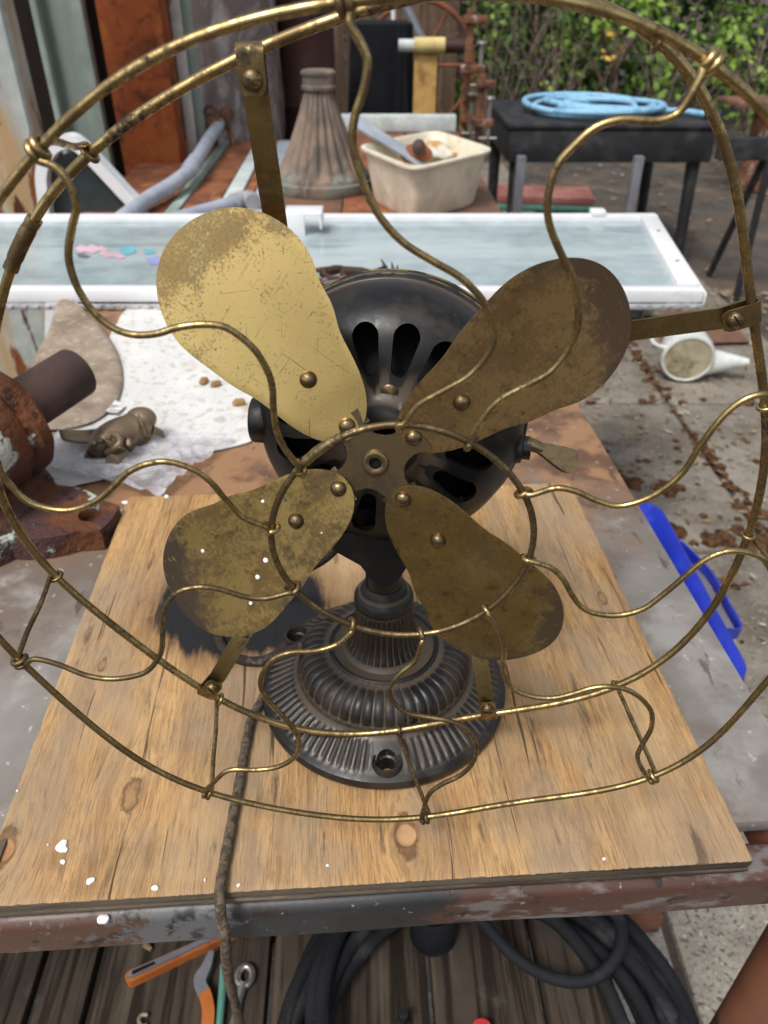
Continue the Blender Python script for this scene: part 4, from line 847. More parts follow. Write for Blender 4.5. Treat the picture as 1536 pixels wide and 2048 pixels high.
# ------------------------------------------------------------------ white framed glass panel across the far end of the table
pn = thing('glass_panel', (-.2, 1.29, .766), 'long white framed glass door panel lying across the far end of the table', 'panel')
FLc, FRc, BRc, BLc = [np.array(p) for p in ((-1.10, 1.022, 0), (.572, 1.018, 0), (.648, 1.568, 0), (-1.02, 1.556, 0))]
def rail(name, a, c_, wd, z0_, z1, mt=MT['wframe']):
    d = nrm(c_-a); s = np.cross([0, 0, 1.0], d); mid = (a+c_)/2+s*wd/2; L_ = np.linalg.norm(c_-a)
    rot = Matrix(((d[0], s[0], 0), (d[1], s[1], 0), (0, 0, 1)))
    return MB().box((mid[0], mid[1], (z0_+z1)/2), (L_, wd, z1-z0_), bev=.003, rot=rot).build(name, mt, pn)
rail('front_rail', FLc, FRc, .027, .776, .800); rail('end_rail', FRc+np.array([.003, .038, 0]), BRc-np.array([.003, .030, 0]), .040, .777, .8015)
rail('back_rail', BRc, BLc, .028, .777, .801); rail('end_rail', BLc, FLc, .036, .777, .8005)
rail('outer_lip', FRc+np.array([.006, .002, 0]), BRc+np.array([.006, .0, 0]), .004, .770, .7935)
MB().add([(FLc[0]+.03, FLc[1]+.03, .789), (FRc[0]-.032, FRc[1]+.03, .789), (BRc[0]-.036, BRc[1]-.022, .789), (BLc[0]+.03, BLc[1]-.022, .789), (FLc[0]+.03, FLc[1]+.03, .785), (FRc[0]-.032, FRc[1]+.03, .785), (BRc[0]-.036, BRc[1]-.022, .785), (BLc[0]+.03, BLc[1]-.022, .785)], [(0, 1, 2, 3), (7, 6, 5, 4), (0, 4, 5, 1), (1, 5, 6, 2), (2, 6, 7, 3), (3, 7, 4, 0)]).build('pane', MT['pane'], pn, smooth=False)
hs_ = MB(); hs_.box((-.264, 1.0145, .7705), (1.67, .006, .010), bev=.001)
for k_ in range(74): hs_.box((-1.08+k_*.0224, 1.0105, .7710), (.014 if k_ % 3 else .008, .005, .006), bev=.001)
hs_.build('hinge_strip', mat('dull_aluminium', (.50, .50, .51), [dict(c=(.30, .30, .31), s=40, lo=.5, hi=.65)], rough=.45, metal=.4), pn)
MB().box((.505, 1.552, .806), (.034, .030, .014), bev=.003).build('latch', MT['wframe'], pn)
for q_, p_ in ((.3, .0), (.7, .0)):
    c_ = lerp(FRc, BRc, q_); MB().lathe([(.004, .800), (.004, .803), (.002, .8045), (.0003, .805)], 12, (c_[0]-.02, c_[1], 0)).build('screw', MT['steel'], pn)
def decal(name, pts, mt):
    P = [zP(x, y, .7902) for x, y in pts]; MB().add(P+[p-np.array([0, 0, .0006]) for p in P], [tuple(range(len(P))), tuple(range(len(P), 2*len(P)))[::-1]]).build(name, mt, pn, smooth=False)
decal('print_patch', [(150, 496), (162, 489), (174, 493), (183, 488), (196, 494), (203, 491), (216, 499), (208, 503), (196, 501), (186, 507), (172, 502), (160, 505)], MT['decalpink'])
decal('print_patch', [(198, 505), (212, 502), (222, 506), (238, 506), (250, 513), (243, 518), (226, 513), (214, 516)], MT['decalpink'])
decal('print_patch', [(152, 507), (166, 506), (181, 512), (172, 516), (158, 514)], MT['greyplastic'])
decal('print_patch', [(240, 494), (268, 491), (273, 503), (256, 510), (242, 506)], MT['decalteal']); decal('print_patch', [(286, 498), (310, 499), (309, 507), (290, 508)], MT['decalteal'])
decal('print_patch', [(290, 516), (318, 512), (318, 528), (300, 530)], MT['decalviolet'])
wb = thing('white_bracket', (-.03, 1.55, .802), 'white boxy bracket sitting on the back rail of the glass panel', 'bracket')
p0 = zP(606, 424, .835)
MB().box((p0[0], p0[1]+.02, .833), (.084, .075, .006), bev=.002).build('top_plate', MT['wframe'], wb)
MB().box((p0[0]-.018, p0[1]-.016, .811), (.044, .006, .052), bev=.002).build('front_plate', MT['wframe'], wb)
MB().box((p0[0]+.039, p0[1]+.02, .816), (.005, .075, .029), bev=.002).build('side_plate', MT['wframe'], wb)
# pierced iron ring behind the motor
orn = thing('iron_ornament', (-.06, 1.10, .80), 'dark pierced cast iron ring with leaf scrolls lying behind the motor', 'ornament')
oc = zP(676, 566, .808)
MB().tube([oc+np.array([.088*math.cos(a), .082*math.sin(a), .001]) for a in np.linspace(0, 2*math.pi, 60)[:-1]], .0042, 10, closed=True).build('outer_ring', MT['clamp'], orn)
MB().tube([oc+np.array([.030*math.cos(a), .028*math.sin(a), .001]) for a in np.linspace(0, 2*math.pi, 36)[:-1]], .0038, 10, closed=True).build('inner_ring', MT['clamp'], orn)
dk = mat('dark_brown_iron', (.05, .032, .022), rough=.7, bump=.4)
for k_ in range(8):
    a = k_*math.pi/4+.3; lf = []
    for q in np.linspace(0, 1, 9):
        rr = .030+.055*q; wv = .35*math.sin(q*6.0); lf.append(oc+np.array([rr*math.cos(a+wv), rr*.95*math.sin(a+wv), .001+.004*math.sin(q*3)]))
    MB().tube(lf, [.003+.007*math.sin(math.pi*q)**2*(1+.4*math.sin(q*20)) for q in np.linspace(0, 1, 9)], 8).build('leaf_scroll', dk, orn)
for k_, a in enumerate((.32, .5, .75)):
    MB().tube([oc+np.array([.088*math.cos(a), .085*math.sin(a), .0]), oc+np.array([.110*math.cos(a-.08), .10*math.sin(a-.08), .010]), oc+np.array([.118*math.cos(a+.1), .11*math.sin(a+.1), .018])], [.005, .005, .001], 8).build('leaf_tip', dk, orn)

# ------------------------------------------------------------------ second table and the goods on it
t2 = thing('scrap_table', (-.2, 2.4, 0), 'second table topped with rust-red plates, behind the glass panel', 'table')
xe = [-.86, -.63, -.59, -.49, -.435, -.40, -.345]
mats_ = [MT['plate'], MT['greensteel'], MT['plate'], MT['channel'], MT['plate'], MT['pvc']]
for i in range(6):
    MB().box(((xe[i]+xe[i+1])/2, 2.38, .708+.004*(i % 2)), (xe[i+1]-xe[i]-.006, 1.36, .022), rz=.03, bev=.003).build('plate', mats_[i], t2)
for i, (a_, c_) in enumerate(((-.345, -.12), (-.115, .10), (.105, .335))):
    MB().box(((a_+c_)/2, 2.52, .708), (c_-a_, 1.72, .022), bev=.003).build('top_board', MT['brownboard'] if i != 1 else MT['plate'], t2)
for x_ in (-.80, .29):
    for y_ in (1.78, 3.28): MB().box((x_, y_, .348), (.05, .05, .696), bev=.004).build('leg', MT['leg'], t2)
MB().tube([(-.86, 1.73, .702), (.33, 1.73, .702)], .018, 12).build('front_bar', MT['leg'], t2)
# fluted lamp foot
FC = zP(645, 366, .735); FC[2] = .7193
lf_ = thing('fluted_lamp_base', FC, 'tall fluted bell-shaped cast iron lamp base with verdigris foot', 'lamp base')
HL = .322
fpr = [(.0005, 0), (.150, 0), (.153, .006), (.153, .030), (.148, .034), (.1465, .042)]
fpr += [(.144-.104*(q**.70), .046+.222*q) for q in np.linspace(0, 1, 18)]
fpr += [(.044, .270), (.050, .274), (.051, .282), (.046, .286), (.046, .308), (.050, .311), (.051, .318), (.045, .323), (.0005, .323)]
def fm(i, r, z, a):
    if 6 <= i <= 23:
        e = min(1, (i-5)/3.0); s_ = abs(math.sin(a*10)); return r*(1+.12*e*(s_**.8-.55)), z
    return r, z
MB().lathe(fpr, 240, FC, mod=fm).build('bell', MT['flute'], lf_)
# cream tub
tub = thing('cream_tub', (.11, 2.05, .719), 'cream plastic wash tub holding scrap metal', 'tub')
Q = [zP(x, y, .862) for x, y in ((708, 293), (826, 342), (996, 301), (872, 261))]; qc = sum(Q)/4
def tubpt(a, sx, z):
    ex = .30; cx, sy = math.copysign(abs(math.cos(a))**ex, math.cos(a)), math.copysign(abs(math.sin(a))**ex, math.sin(a))
    u, v = (cx*sx+1)/2, (sy*sx+1)/2
    p = (1-u)*(1-v)*Q[0]+u*(1-v)*Q[1]+u*v*Q[2]+(1-u)*v*Q[3]; return np.array([p[0], p[1], z])
levels = [(.70, .7195), (.775, .7205), (.80, .730), (.87, .80), (.925, .852), (.93, .858), (.995, .858), (1.0, .861), (.995, .865), (.92, .866), (.90, .862), (.86, .81), (.775, .735), (.72, .728)]
V = []; F = []; sg = 72
for sx, z in levels: V += [tubpt(2*math.pi*k_/sg, sx, z) for k_ in range(sg)]
for i in range(len(levels)-1):
    for k_ in range(sg): F.append((i*sg+k_, i*sg+(k_+1) % sg, (i+1)*sg+(k_+1) % sg, (i+1)*sg+k_))
F += [tuple(range(sg)), tuple((len(levels)-1)*sg+k_ for k_ in range(sg))]
MB().add(V, F).build('tub_body', MT['cream'], tub, ang=50)
fb = MB().strip([zP(700, 238, .93), zP(812, 304, .835), zP(850, 330, .80)], np.array([.4, .9, .1]), .055, .006)
tag(fb.build('flat_bar', MT['pvc'], smooth=False), 'grey flat metal bar leaning out of the cream tub', 'bar')
ell_ = thing('rusty_casting', qc-np.array([0, 0, .1]), 'rusty red iron casting inside the cream tub', 'casting')
ell('lump', zP(832, 308, .825), (.05, .04, .028), MT['plate'], ell_); ell('knob', zP(838, 294, .852), (.02, .02, .022), MT['pipe_dark'], ell_)
rg = thing('stained_rag', qc-np.array([-.05, -.02, .1]), 'white rag with ochre stains inside the cream tub', 'rag')
mb = MB(); c0 = zP(872, 302, .82)
mb.grid(lambda u, v: (c0[0]+(u-.5)*.15, c0[1]+(v-.5)*.15, c0[2]+.03*math.cos((u-.5)*3)*math.cos((v-.5)*3)+.014*npm((u*4, v*4, 2), 1)), 24, 24, th=.006)
mb.build('cloth', mat('ochre_stained_white', (.58, .56, .50), [dict(c=(.45, .26, .08), s=12, lo=.48, hi=.6)], rough=.9), rg)
ch = MB().box((.065, 3.315, .752), (.515, .06, .064), bev=.004); tag(ch.build('painted_channel', MT['channel']), 'pale blue painted steel channel with rust spots behind the tub', 'channel')
# conduit pipes
P1 = [zP(446, 238, .80), zP(420, 275, .79), zP(396, 315, .775), zP(375, 345, .766), zP(340, 372, .757), zP(305, 393, .752), zP(262, 425, .750), zP(215, 462, .750)]
pv = thing('conduit_pipe', zP(375, 345, .735), 'grey bent conduit pipe lying on the rust-red plates', 'pipe')
MB().tube(smooth_path(P1, 6), .0215, 18).build('pipe', MT['pvc'], pv); MB().tube([zP(392, 322, .772), zP(378, 341, .767)], .0255, 18).build('coupling', MT['pvc'], pv)
MB().tube([zP(452, 228, .80), zP(440, 246, .80)], .030, 16).build('end_fitting', MT['clamp'], pv)
pv2 = thing('short_conduit', zP(450, 412, .735), 'short grey conduit pipe with elbow, nearest the glass panel', 'pipe')
MB().tube([zP(345, 440, .742), zP(470, 405, .742)], .0185, 16).build('pipe', MT['pvc'], pv2)
MB().tube(smooth_path([zP(466, 406, .742), zP(484, 400, .742), zP(500, 398, .745), zP(506, 405, .742)], 4), .023, 16).build('elbow', mat('clear_elbow', (.36, .36, .38), rough=.3), pv2)
rf = thing('rusty_bracket_frame', (-.62, 3.0, .72), 'small rusty wire frame and valve body at the end of the conduit pipe', 'bracket')
MB().tube([yP(432, 305, 2.95), yP(428, 225, 2.95), yP(452, 218, 2.95), yP(464, 300, 2.95)], .008, 10).build('wire_frame', MT['clamp'], rf)
ell('valve_body', yP(420, 250, 2.9), (.045, .04, .05), MT['clamp'], rf)
MB().tube(smooth_path([yP(384, 232, 2.85), yP(398, 238, 2.85), yP(408, 222, 2.85), yP(420, 210, 2.85), yP(432, 222, 2.85)], 5), .007, 8).build('hook', MT['pipe_dark'], rf)

# ------------------------------------------------------------------ steel leaning at the left
def post(name, x0, x1, Y, dp, h, mt, label, cat, lip=None, group='steel standing at the left'):
    t_ = thing(name, ((x0+x1)/2, Y, 0), label, cat, group); t_['kind'] = 'thing'
    MB().box(((x0+x1)/2, Y+dp/2, h/2), (x1-x0, dp, h), bev=.006).build('web', mt, t_)
    if lip: 
        for s_ in lip: MB().box((s_, Y-.018, h/2), (.022, .05, h), bev=.005).build('flange', mt, t_)
    return t_
post('painted_column', -1.28, -.975, 2.0, .10, 2.3, MT['palerust'], 'pale painted steel column streaked with rust, at the left edge', 'column')
post('green_channel', -1.118, -.968, 2.62, .05, 2.4, MT['greensteel'], 'wide grey green steel channel standing left of the orange rusty column', 'channel', lip=(-1.107,))
post('rusty_column', -.918, -.713, 2.6, .12, 2.4, MT['orangerust'], 'orange rusty steel column standing behind the conduit pipe', 'column')
post('red_white_strip', -.725, -.690, 2.78, .03, 2.4, MT['redwhite'], 'narrow strip with peeling red and white paint beside the rusty column', 'strip')
post('thin_green_strip', -.703, -.663, 2.84, .02, 2.4, MT['greensteel'], 'thin grey green steel strip beside the plastic wrapped stack', 'strip')
post('black_column', -1.02, -.93, 2.75, .06, 2.4, MT['shed'], 'black steel column in the gap between green channel and rusty column', 'column')
wd_ = thing('vehicle_door', (-.8, 1.9, 0), 'white vehicle door with dark window leaning among the steel columns', 'door')
def slab_poly(name, px, Y, dp, mt, par, holes=None):
    P = smooth_path([yP(x, y, Y) for x, y in px], 4, closed=True); n = len(P); V = [p for p in P]+[p+np.array([0, dp, 0]) for p in P]
    return MB().add(V, [tuple(range(n)), tuple(range(n, 2*n))[::-1]]+[(i, (i+1) % n, (i+1) % n+n, i+n) for i in range(n)]).build(name, mt, par, ang=50)
slab_poly('window_glass', [(112, 318), (150, 302), (170, 308), (262, 405), (262, 470), (100, 470), (96, 360)], 1.912, .006, MT['darkglass'], wd_)
fp = [yP(x, y, 1.9) for x, y in ((98, 480), (92, 400), (88, 345), (104, 300), (138, 280), (163, 292), (205, 335), (248, 382), (275, 412), (285, 440), (285, 490))]
MB().strip(smooth_path(fp, 6), np.array([0, 1.0, 0]), .05, .030).build('window_frame', MT['wframe'], wd_)
slab_poly('door_skin', [(88, 478), (290, 478), (300, 600), (295, 800), (110, 800), (90, 600)], 1.89, .05, MT['wframe'], wd_)
# ------------------------------------------------------------------ backdrop goods
sh_ = thing('dark_shed', (-1.9, 3.9, 0), 'dark shed wall of upright boards behind the leaning steel', 'shed')
for i in range(14): MB().box((-3.35+i*.19, 3.9, 1.3), (.184, .03, 2.6), bev=.003).build('board', MT['shed'], sh_)
st_ = thing('wrapped_stack', (-.62, 3.4, 0), 'stack wrapped in hazy clear plastic, between columns and barrel', 'stack')
mb = MB(); V = []; F = []; sg = 64; hl = 26
for j in range(hl+1):
    z = 1.5*j/hl
    for k_ in range(sg):
        a = 2*math.pi*k_/sg; ex = .35; x_ = math.copysign(abs(math.cos(a))**ex, math.cos(a))*.175; y_ = math.copysign(abs(math.sin(a))**ex, math.sin(a))*.17
        q = 1+.10*npm((x_*8, y_*8, z*2.4), 1)+.07*npm((x_*20, y_*20, z*5), 1); V.append((-.615+x_*q, 3.45+y_*q, z))
for j in range(hl):
    for k_ in range(sg): F.append((j*sg+k_, j*sg+(k_+1) % sg, (j+1)*sg+(k_+1) % sg, (j+1)*sg+k_))
F.append(tuple(hl*sg+k_ for k_ in range(sg)))
MB().add(V, F).build('plastic_wrap', MT['wrap'], st_, ang=60)
for j, (z_, mt) in enumerate(((.25, MT['brownboard']), (.72, MT['maroon']), (1.14, MT['brownboard']))): MB().box((-.615, 3.45, z_), (.27, .26, .40), bev=.01).build('carton', mt, st_)
br_ = thing('steel_barrel', (-.33, 3.6, 0), 'dark maroon steel barrel behind the fluted lamp base', 'barrel')
MB().lathe([(.0005, 0), (.125, 0), (.128, .01), (.125, .02), (.125, .38), (.131, .39), (.125, .40), (.125, .78), (.131, .79), (.125, .80), (.125, 1.16), (.129, 1.17), (.129, 1.19), (.12, 1.19), (.118, 1.175), (.0005, 1.172)], 40, (-.33, 3.62, 0)).build('drum', MT['maroon'], br_)
tp = thing('covered_machine', (0, 4.0, 0), 'machine under a black cloth cover, behind the cream tub', 'cover')
V = []; F = []; sg = 120; hl = 22
for j in range(hl+1):
    q = j/hl; z = 1.085-1.08*q if j > 2 else 1.085+(.012, .008, 0)[j]-(0 if j else 0); f = .90+.16*q if j > 2 else (.35, .75, .90)[j]
    for k_ in range(sg):
        a = 2*math.pi*k_/sg; ex = .4; x_ = math.copysign(abs(math.cos(a))**ex, math.cos(a))*.170; y_ = math.copysign(abs(math.sin(a))**ex, math.sin(a))*.17
        w_ = 1+(.085*math.sin(a*11+1.5*math.sin(a*3)) + .05*math.sin(a*23+q*2))*min(1, max(0, q-.05)*2.5); V.append((.005+x_*f*w_, 4.07+y_*f*w_, z))
for j in range(hl):
    for k_ in range(sg): F.append((j*sg+k_, j*sg+(k_+1) % sg, (j+1)*sg+(k_+1) % sg, (j+1)*sg+k_))
F.append(tuple(range(sg)))
MB().add(V, F).build('cloth_cover', MT['tarp'], tp, ang=60)
MB().box((.005, 4.07, .54), (.26, .26, 1.04), bev=.02).build('cabinet', MT['greyplastic'], tp)
op = thing('roller_stand', (.214, 3.8, 0), 'ochre painted stand with a yellow roller across its top', 'stand')
MB().box((.214, 3.84, .487), (.108, .08, .974), bev=.006).build('upright', MT['ochre'], op)
ro_ = MB().tube([(.157, 3.80, 1.008), (.300, 3.80, 1.008)], .034, 20).build('roller', MT['yellowroll'], op)
MB().tube([(.085, 3.80, 1.008), (.158, 3.80, 1.008)], .026, 18).build('roller_end', MT['channel'], op); MB().tube([(.298, 3.80, 1.006), (.392, 3.80, 1.006)], .029, 18).build('roller_end', MT['maroon'], op)
lp = thing('leaning_pipe', (.2, 4.4, 0), 'grey steel pipe leaning behind the roller stand', 'pipe')
MB().tube([(.02, 4.5, 1.9), yP(806, 0, 4.35), yP(842, 75, 4.3), (.33, 4.2, 0)], .026, 14).build('pipe', mat('grey_steel_pipe', (.21, .22, .24), rough=.45, metal=.5), lp)
wp = thing('white_stake', yP(787, 40, 4.2), 'short white painted stake above the covered machine', 'stake')
MB().tube([(yP(785, 0, 4.3)[0]-.01, 4.3, 1.6), yP(786, 0, 4.3), yP(787, 36, 4.3), (yP(787, 36, 4.3)[0], 4.32, 0)], .012, 10).build('rod', MT['wframe'], wp)
wr = thing('iron_hoop', yP(850, 110, 4.5), 'thin rusty spoked hoop standing behind the roller stand', 'hoop')
wc = yP(838, 130, 4.55)
MB().tube([wc+np.array([.30*math.cos(a), .02*math.sin(a), .30*math.sin(a)]) for a in np.linspace(0, 2*math.pi, 60)[:-1]], .014, 10, closed=True).build('rim', MT['plate'], wr)
for k_ in range(6):
    a = k_*math.pi/3; MB().tube([wc+np.array([.03*math.cos(a), 0, .03*math.sin(a)]), wc+np.array([.295*math.cos(a), 0, .295*math.sin(a)])], .007, 8).build('spoke', MT['plate'], wr)
MB().tube([wc+np.array([0, -.03, 0]), wc+np.array([0, .03, 0])], .04, 16).build('wheel_hub', MT['plate'], wr)
def clamp(x, Y, z0_, z1, jl, label):
    t_ = thing('bar_clamp', (x, Y, z0_), label, 'clamp', 'rusty clamps by the tub')
    MB().box((x, Y, (z0_+z1)/2), (.030, .014, z1-z0_), bev=.003).build('bar', MT['clamp'], t_)
    MB().box((x+.018, Y-.01, z1-.035), (jl, .030, .028), bev=.006).build('fixed_jaw', MT['clamp'], t_)
    MB().box((x+.018, Y-.01, z0_+.075), (jl, .032, .030), bev=.006).build('sliding_jaw', MT['clamp'], t_)
    MB().tube([(x+jl*.5, Y-.01, z0_+.02), (x+jl*.5, Y-.01, z0_+.16)], .009, 12).build('screw', MT['steel'], t_)
    MB().tube([(x+jl*.5-.035, Y-.01, z0_+.02), (x+jl*.5+.035, Y-.01, z0_+.02)], .006, 10).build('tommy_bar', MT['steel'], t_)
    MB().lathe([(.0005, 0), (.02, 0), (.022, .006), (.016, .012), (.0005, .014)], 16, (x+jl*.5, Y-.01, z0_+.155)).build('pad', MT['steel'], t_)
clamp(.335, 3.06, .90, 1.17, .095, 'upper rusty bar clamp with steel screw, above the tub rim')
clamp(.385, 3.00, .722, .965, .075, 'lower rusty bar clamp standing beside the cream tub')
clamp(.335, 3.12, .722, .905, .06, 'short rusty bar clamp standing behind the other clamps')
# black folding table with the blue hose
bt = thing('black_table', (1.12, 4.1, 0), 'black moulded plastic table carrying the blue hose', 'table')
MB().box((1.125, 4.12, .685), (1.03, .86, .03), bev=.012).build('top', MT['blacktable'], bt)
for (x_, y_, dx, dy) in ((1.125, 3.715, 1.0, .03), (1.125, 4.52, 1.0, .03), (.635, 4.12, .03, .78), (1.615, 4.12, .03, .78)): MB().box((x_, y_, .597), (dx, dy, .146), bev=.01).build('apron', MT['blacktable'], bt)
for (x_, y_) in ((.675, 3.76), (.665, 4.46), (1.56, 3.76), (1.56, 4.46)): MB().tube([(x_, y_, .56), (x_+(.012 if x_ < 1 else .03), y_, 0)], [.034, .026], 14).build('leg', MT['blacktable'], bt)
for x_, y_ in ((.70, 4.40), (.69, 3.9)): MB().lathe([(.03, .699), (.03, .7025), (.024, .7030), (.022, .7005), (.0005, .7003)], 20, (x_, y_, 0)).build('cup_recess', MT['blacktable'], bt)
hc = zP(1196, 214, .725); pts = []
for i in range(260):
    a = i/260*2*math.pi*4.7; r1 = .265+.085*math.sin(a*.31+1)+.03*math.sin(a*1.9); z = .7165+.016*abs(math.sin(a*.83))+.010*min(2, i/130)
    pts.append((hc[0]+r1*1.05*math.cos(a)+.03*math.sin(a*.21), hc[1]-.02+r1*.9*math.sin(a)+.02*math.cos(a*.33), z))
pts += [(hc[0]+.42, hc[1]-.12, .72), (hc[0]+.48, hc[1]-.22, .72)]
bh = thing('blue_hose', hc, 'coiled light blue hose lying on the black table', 'hose')
MB().tube(pts, .0145, 12).build('coil', MT['bluehose'], bh); MB().tube([pts[-1], (pts[-1][0]+.06, pts[-1][1]-.05, .722)], .021, 12).build('coupling', MT['blacktable'], bh)
fs = thing('black_stand', (1.75, 3.3, 0), 'black steel stand with sloping legs at the right edge', 'stand')
MB().box((1.86, 3.30, .655), (.76, .05, .09), bev=.006).build('crossbeam', MT['blacktable'], fs)
for xa, xb in ((1.712, 1.722), (2.18, 2.2)):
    MB().tube([(xa, 3.28, .64), (xb, 3.26, 0)], .017, 10).build('leg', MT['blacktable'], fs); MB().tube([(xa, 3.32, .64), (xb, 3.62, 0)], .017, 10).build('leg', MT['blacktable'], fs)
rp = MB().box((1.05, 5.15, .06), (.78, .36, .05), rz=-.12, bev=.004); tag(rp.build('red_plank', MT['redplank']), 'faded red plank lying beyond the glass panel', 'plank')
MB().box((1.05, 5.10, .017), (.80, .30, .03), rz=-.12, bev=.004).build('plank_batten', MT['teal'], bpy.data.objects['red_plank'])
bb = MB().add([zP(1325, 622, .014), zP(1445, 620, .014), zP(1500, 684, .014), zP(1318, 688, .014), zP(1325, 622, .002), zP(1445, 620, .002), zP(1500, 684, .002), zP(1318, 688, .002)], [(0, 1, 2, 3), (7, 6, 5, 4), (0, 4, 5, 1), (1, 5, 6, 2), (2, 6, 7, 3), (3, 7, 4, 0)])
tag(bb.build('brown_board', MT['brownboard'], smooth=False), 'thin wet brown board flat on the paving behind the enamel pot', 'board')
ct = thing('black_cart', (.9, 3.1, 0), 'low black cart with castors under the glass panel end', 'cart')
MB().box((.88, 3.06, .165), (.62, .62, .055), bev=.01).build('deck', MT['blacktable'], ct)
for x_ in (.62, 1.14): MB().box((x_, 3.3, .40), (.04, .04, .45), bev=.004).build('upright', MT['greyplastic'], ct)
for x_ in (.64, 1.135):
    for y_ in (2.79, 3.32):
        c_ = MB().tube([(x_-.016, y_, .045), (x_+.016, y_, .045)], .045, 24).build('castor', MT['rubber'], ct); MB().tube([(x_-.02, y_, .045), (x_+.02, y_, .045)], .022, 16).build('castor_hub', MT['pvc'], c_)
        MB().box((x_, y_+.012, .105), (.05, .03, .075), bev=.005).build('castor_fork', MT['steel'], ct)
# enamel pot on its side
pc = zP(1366, 770, .0); pot = thing('enamel_pot', pc, 'chipped white enamel pot with long conical spout lying on the paving', 'pot')
axp = nrm([.16, .93, .10]); c0 = np.array([pc[0], pc[1]+.01, .098]); Xp = nrm(np.cross(axp, [0, 0, 1])); PM = frame(c0, Xp, np.cross(axp, Xp), axp)
MB().lathe([(.088, .0), (.0945, .003), (.097, .012), (.096, .05), (.088, .11), (.076, .15), (.070, .165), (.066, .163), (.072, .145), (.083, .105), (.090, .05), (.086, .012), (.08, .008)], 56, M=PM, loop=True).build('body', MT['enamel'], pot)
MB().lathe([(.0005, .004), (.086, .004), (.0865, .009), (.0005, .009)], 48, M=PM).build('bottom', MT['enamel_bottom'], pot)
s0 = c0+axp*.055+np.array([.085, 0, -.035]); s1 = c0+np.array([.245, .03, -.022])
MB().tube([s0-np.array([.03, 0, 0]), s0, lerp(s0, s1, .5), s1], [.058, .052, .033, .012], 24).build('spout', MT['enamel'], pot)
MB().tube(smooth_path([c0+axp*.03+np.array([-.085, 0, .03]), c0+axp*.03+np.array([-.135, 0, .05]), c0+axp*.09+np.array([-.14, 0, .06]), c0+axp*.13+np.array([-.075, 0, .04])], 5), .008, 10).build('handle', MT['enamel'], pot)
# blue bin standing beside the table
bn = thing('blue_bin', (.42, .68, 0), 'blue plastic bin standing on the paving against the table edge', 'bin')
def rr_(x0, x1, y0, y1, r, z, n=8):
    o = []
    for cx, cy, a0 in ((x1-r, y1-r, 0), (x0+r, y1-r, 90), (x0+r, y0+r, 180), (x1-r, y0+r, 270)):
        o += [(cx+r*math.cos(R(a0+90*q/n)), cy+r*math.sin(R(a0+90*q/n)), z) for q in range(n+1)]
    return o
lv = [(.045, .002), (.04, .01), (.022, .30), (.018, .385), (.0, .390), (.0, .398), (.002, .420), (.008, .424), (.016, .421), (.036, .405), (.048, .02), (.06, .012)]
V = []; F = []
for ins_, z in lv: V += rr_(.318+ins_, .534-ins_, .435+ins_, .905-ins_, .040, z)
n_ = 36
for i in range(len(lv)-1):
    for k_ in range(n_): F.append((i*n_+k_, i*n_+(k_+1) % n_, (i+1)*n_+(k_+1) % n_, (i+1)*n_+k_))
F += [tuple(range(n_)), tuple((len(lv)-1)*n_+k_ for k_ in range(n_))]
MB().add(V, F).build('tub_body', MT['blue'], bn, ang=50)
hd = MB(); hd.strip(smooth_path([(.532, .775, .412), (.548, .752, .404), (.5665, .70, .398), (.5685, .62, .396), (.566, .565, .396), (.532, .545, .410)], 5), np.array([0, 0, 1.0]), .020, .0035)
hd.build('handle', MT['blue'], bn)
MB().box((.548, .655, .388), (.030, .17, .003), bev=.001).build('handle_label', MT['greyplastic'], bn)

# ------------------------------------------------------------------ on the lower shelf
SZ = .3005
def shelf(x, y, h=0.0): return zP(x, y, SZ+h)
ho = thing('black_hose', (.10, .03, SZ), 'thick black rubber hose coiled on the lower shelf', 'hose')
pts = []
for i in range(720):
    a = -i/720*2*math.pi*10.3+2.0; lp_ = i/720*10.3; r1 = .190+.026*math.sin(lp_*2.1)+.016*math.sin(a*2+lp_*1.7)
    pts.append((.098+r1*math.cos(a)+.012*math.sin(lp_*1.7), .020+r1*.95*math.sin(a)+.012*math.cos(lp_*2.3), SZ+.0105+.016*(lp_ % 3.1)*(.75+.25*math.sin(a*1.5))))
MB().tube(pts, .0088, 12).build('coil', MT['rubber'], ho)
cb = thing('thin_black_cable', (.1, .1, SZ), 'thin black cable looping over the hose coil', 'cable')
MB().tube(smooth_path([shelf(900, 1790, .07), shelf(960, 1838, .065), shelf(1010, 1895, .055), shelf(1065, 1938, .05), shelf(1130, 1962, .055), shelf(1190, 1955, .07), shelf(1232, 1915, .085), shelf(1243, 1870, .09), shelf(1232, 1828, .09), shelf(1190, 1780, .08)], 7), .0068, 12).build('cable', MT['rubber'], cb)
cn = thing('black_can', shelf(868, 1865), 'round black plastic can standing on the lower shelf', 'can')
MB().lathe([(.0005, 0), (.027, 0), (.0285, .004), (.0285, .060), (.025, .066), (.0235, .066), (.0225, .060), (.012, .058), (.011, .070), (.0005, .071)], 32, shelf(866, 1868)).build('body', MT['rubber'], cn)
sw = thing('folding_saw', shelf(340, 1915), 'folding saw handle with orange edge and grey centre on the lower shelf', 'saw')
A, Bq = shelf(252, 1958, .012), shelf(440, 1872, .012); d = nrm(Bq-A); s_ = np.cross([0, 0, 1], d); SM = frame(A, d, s_, (0, 0, 1)); L_ = float(np.linalg.norm(Bq-A))
def stadium(l, wd): return [(wd*.9-wd*math.sin(a)-wd*.0, wd*math.cos(a)) for a in np.linspace(0, math.pi, 12)]+[(l, -wd*.75), (l, wd*.75)]
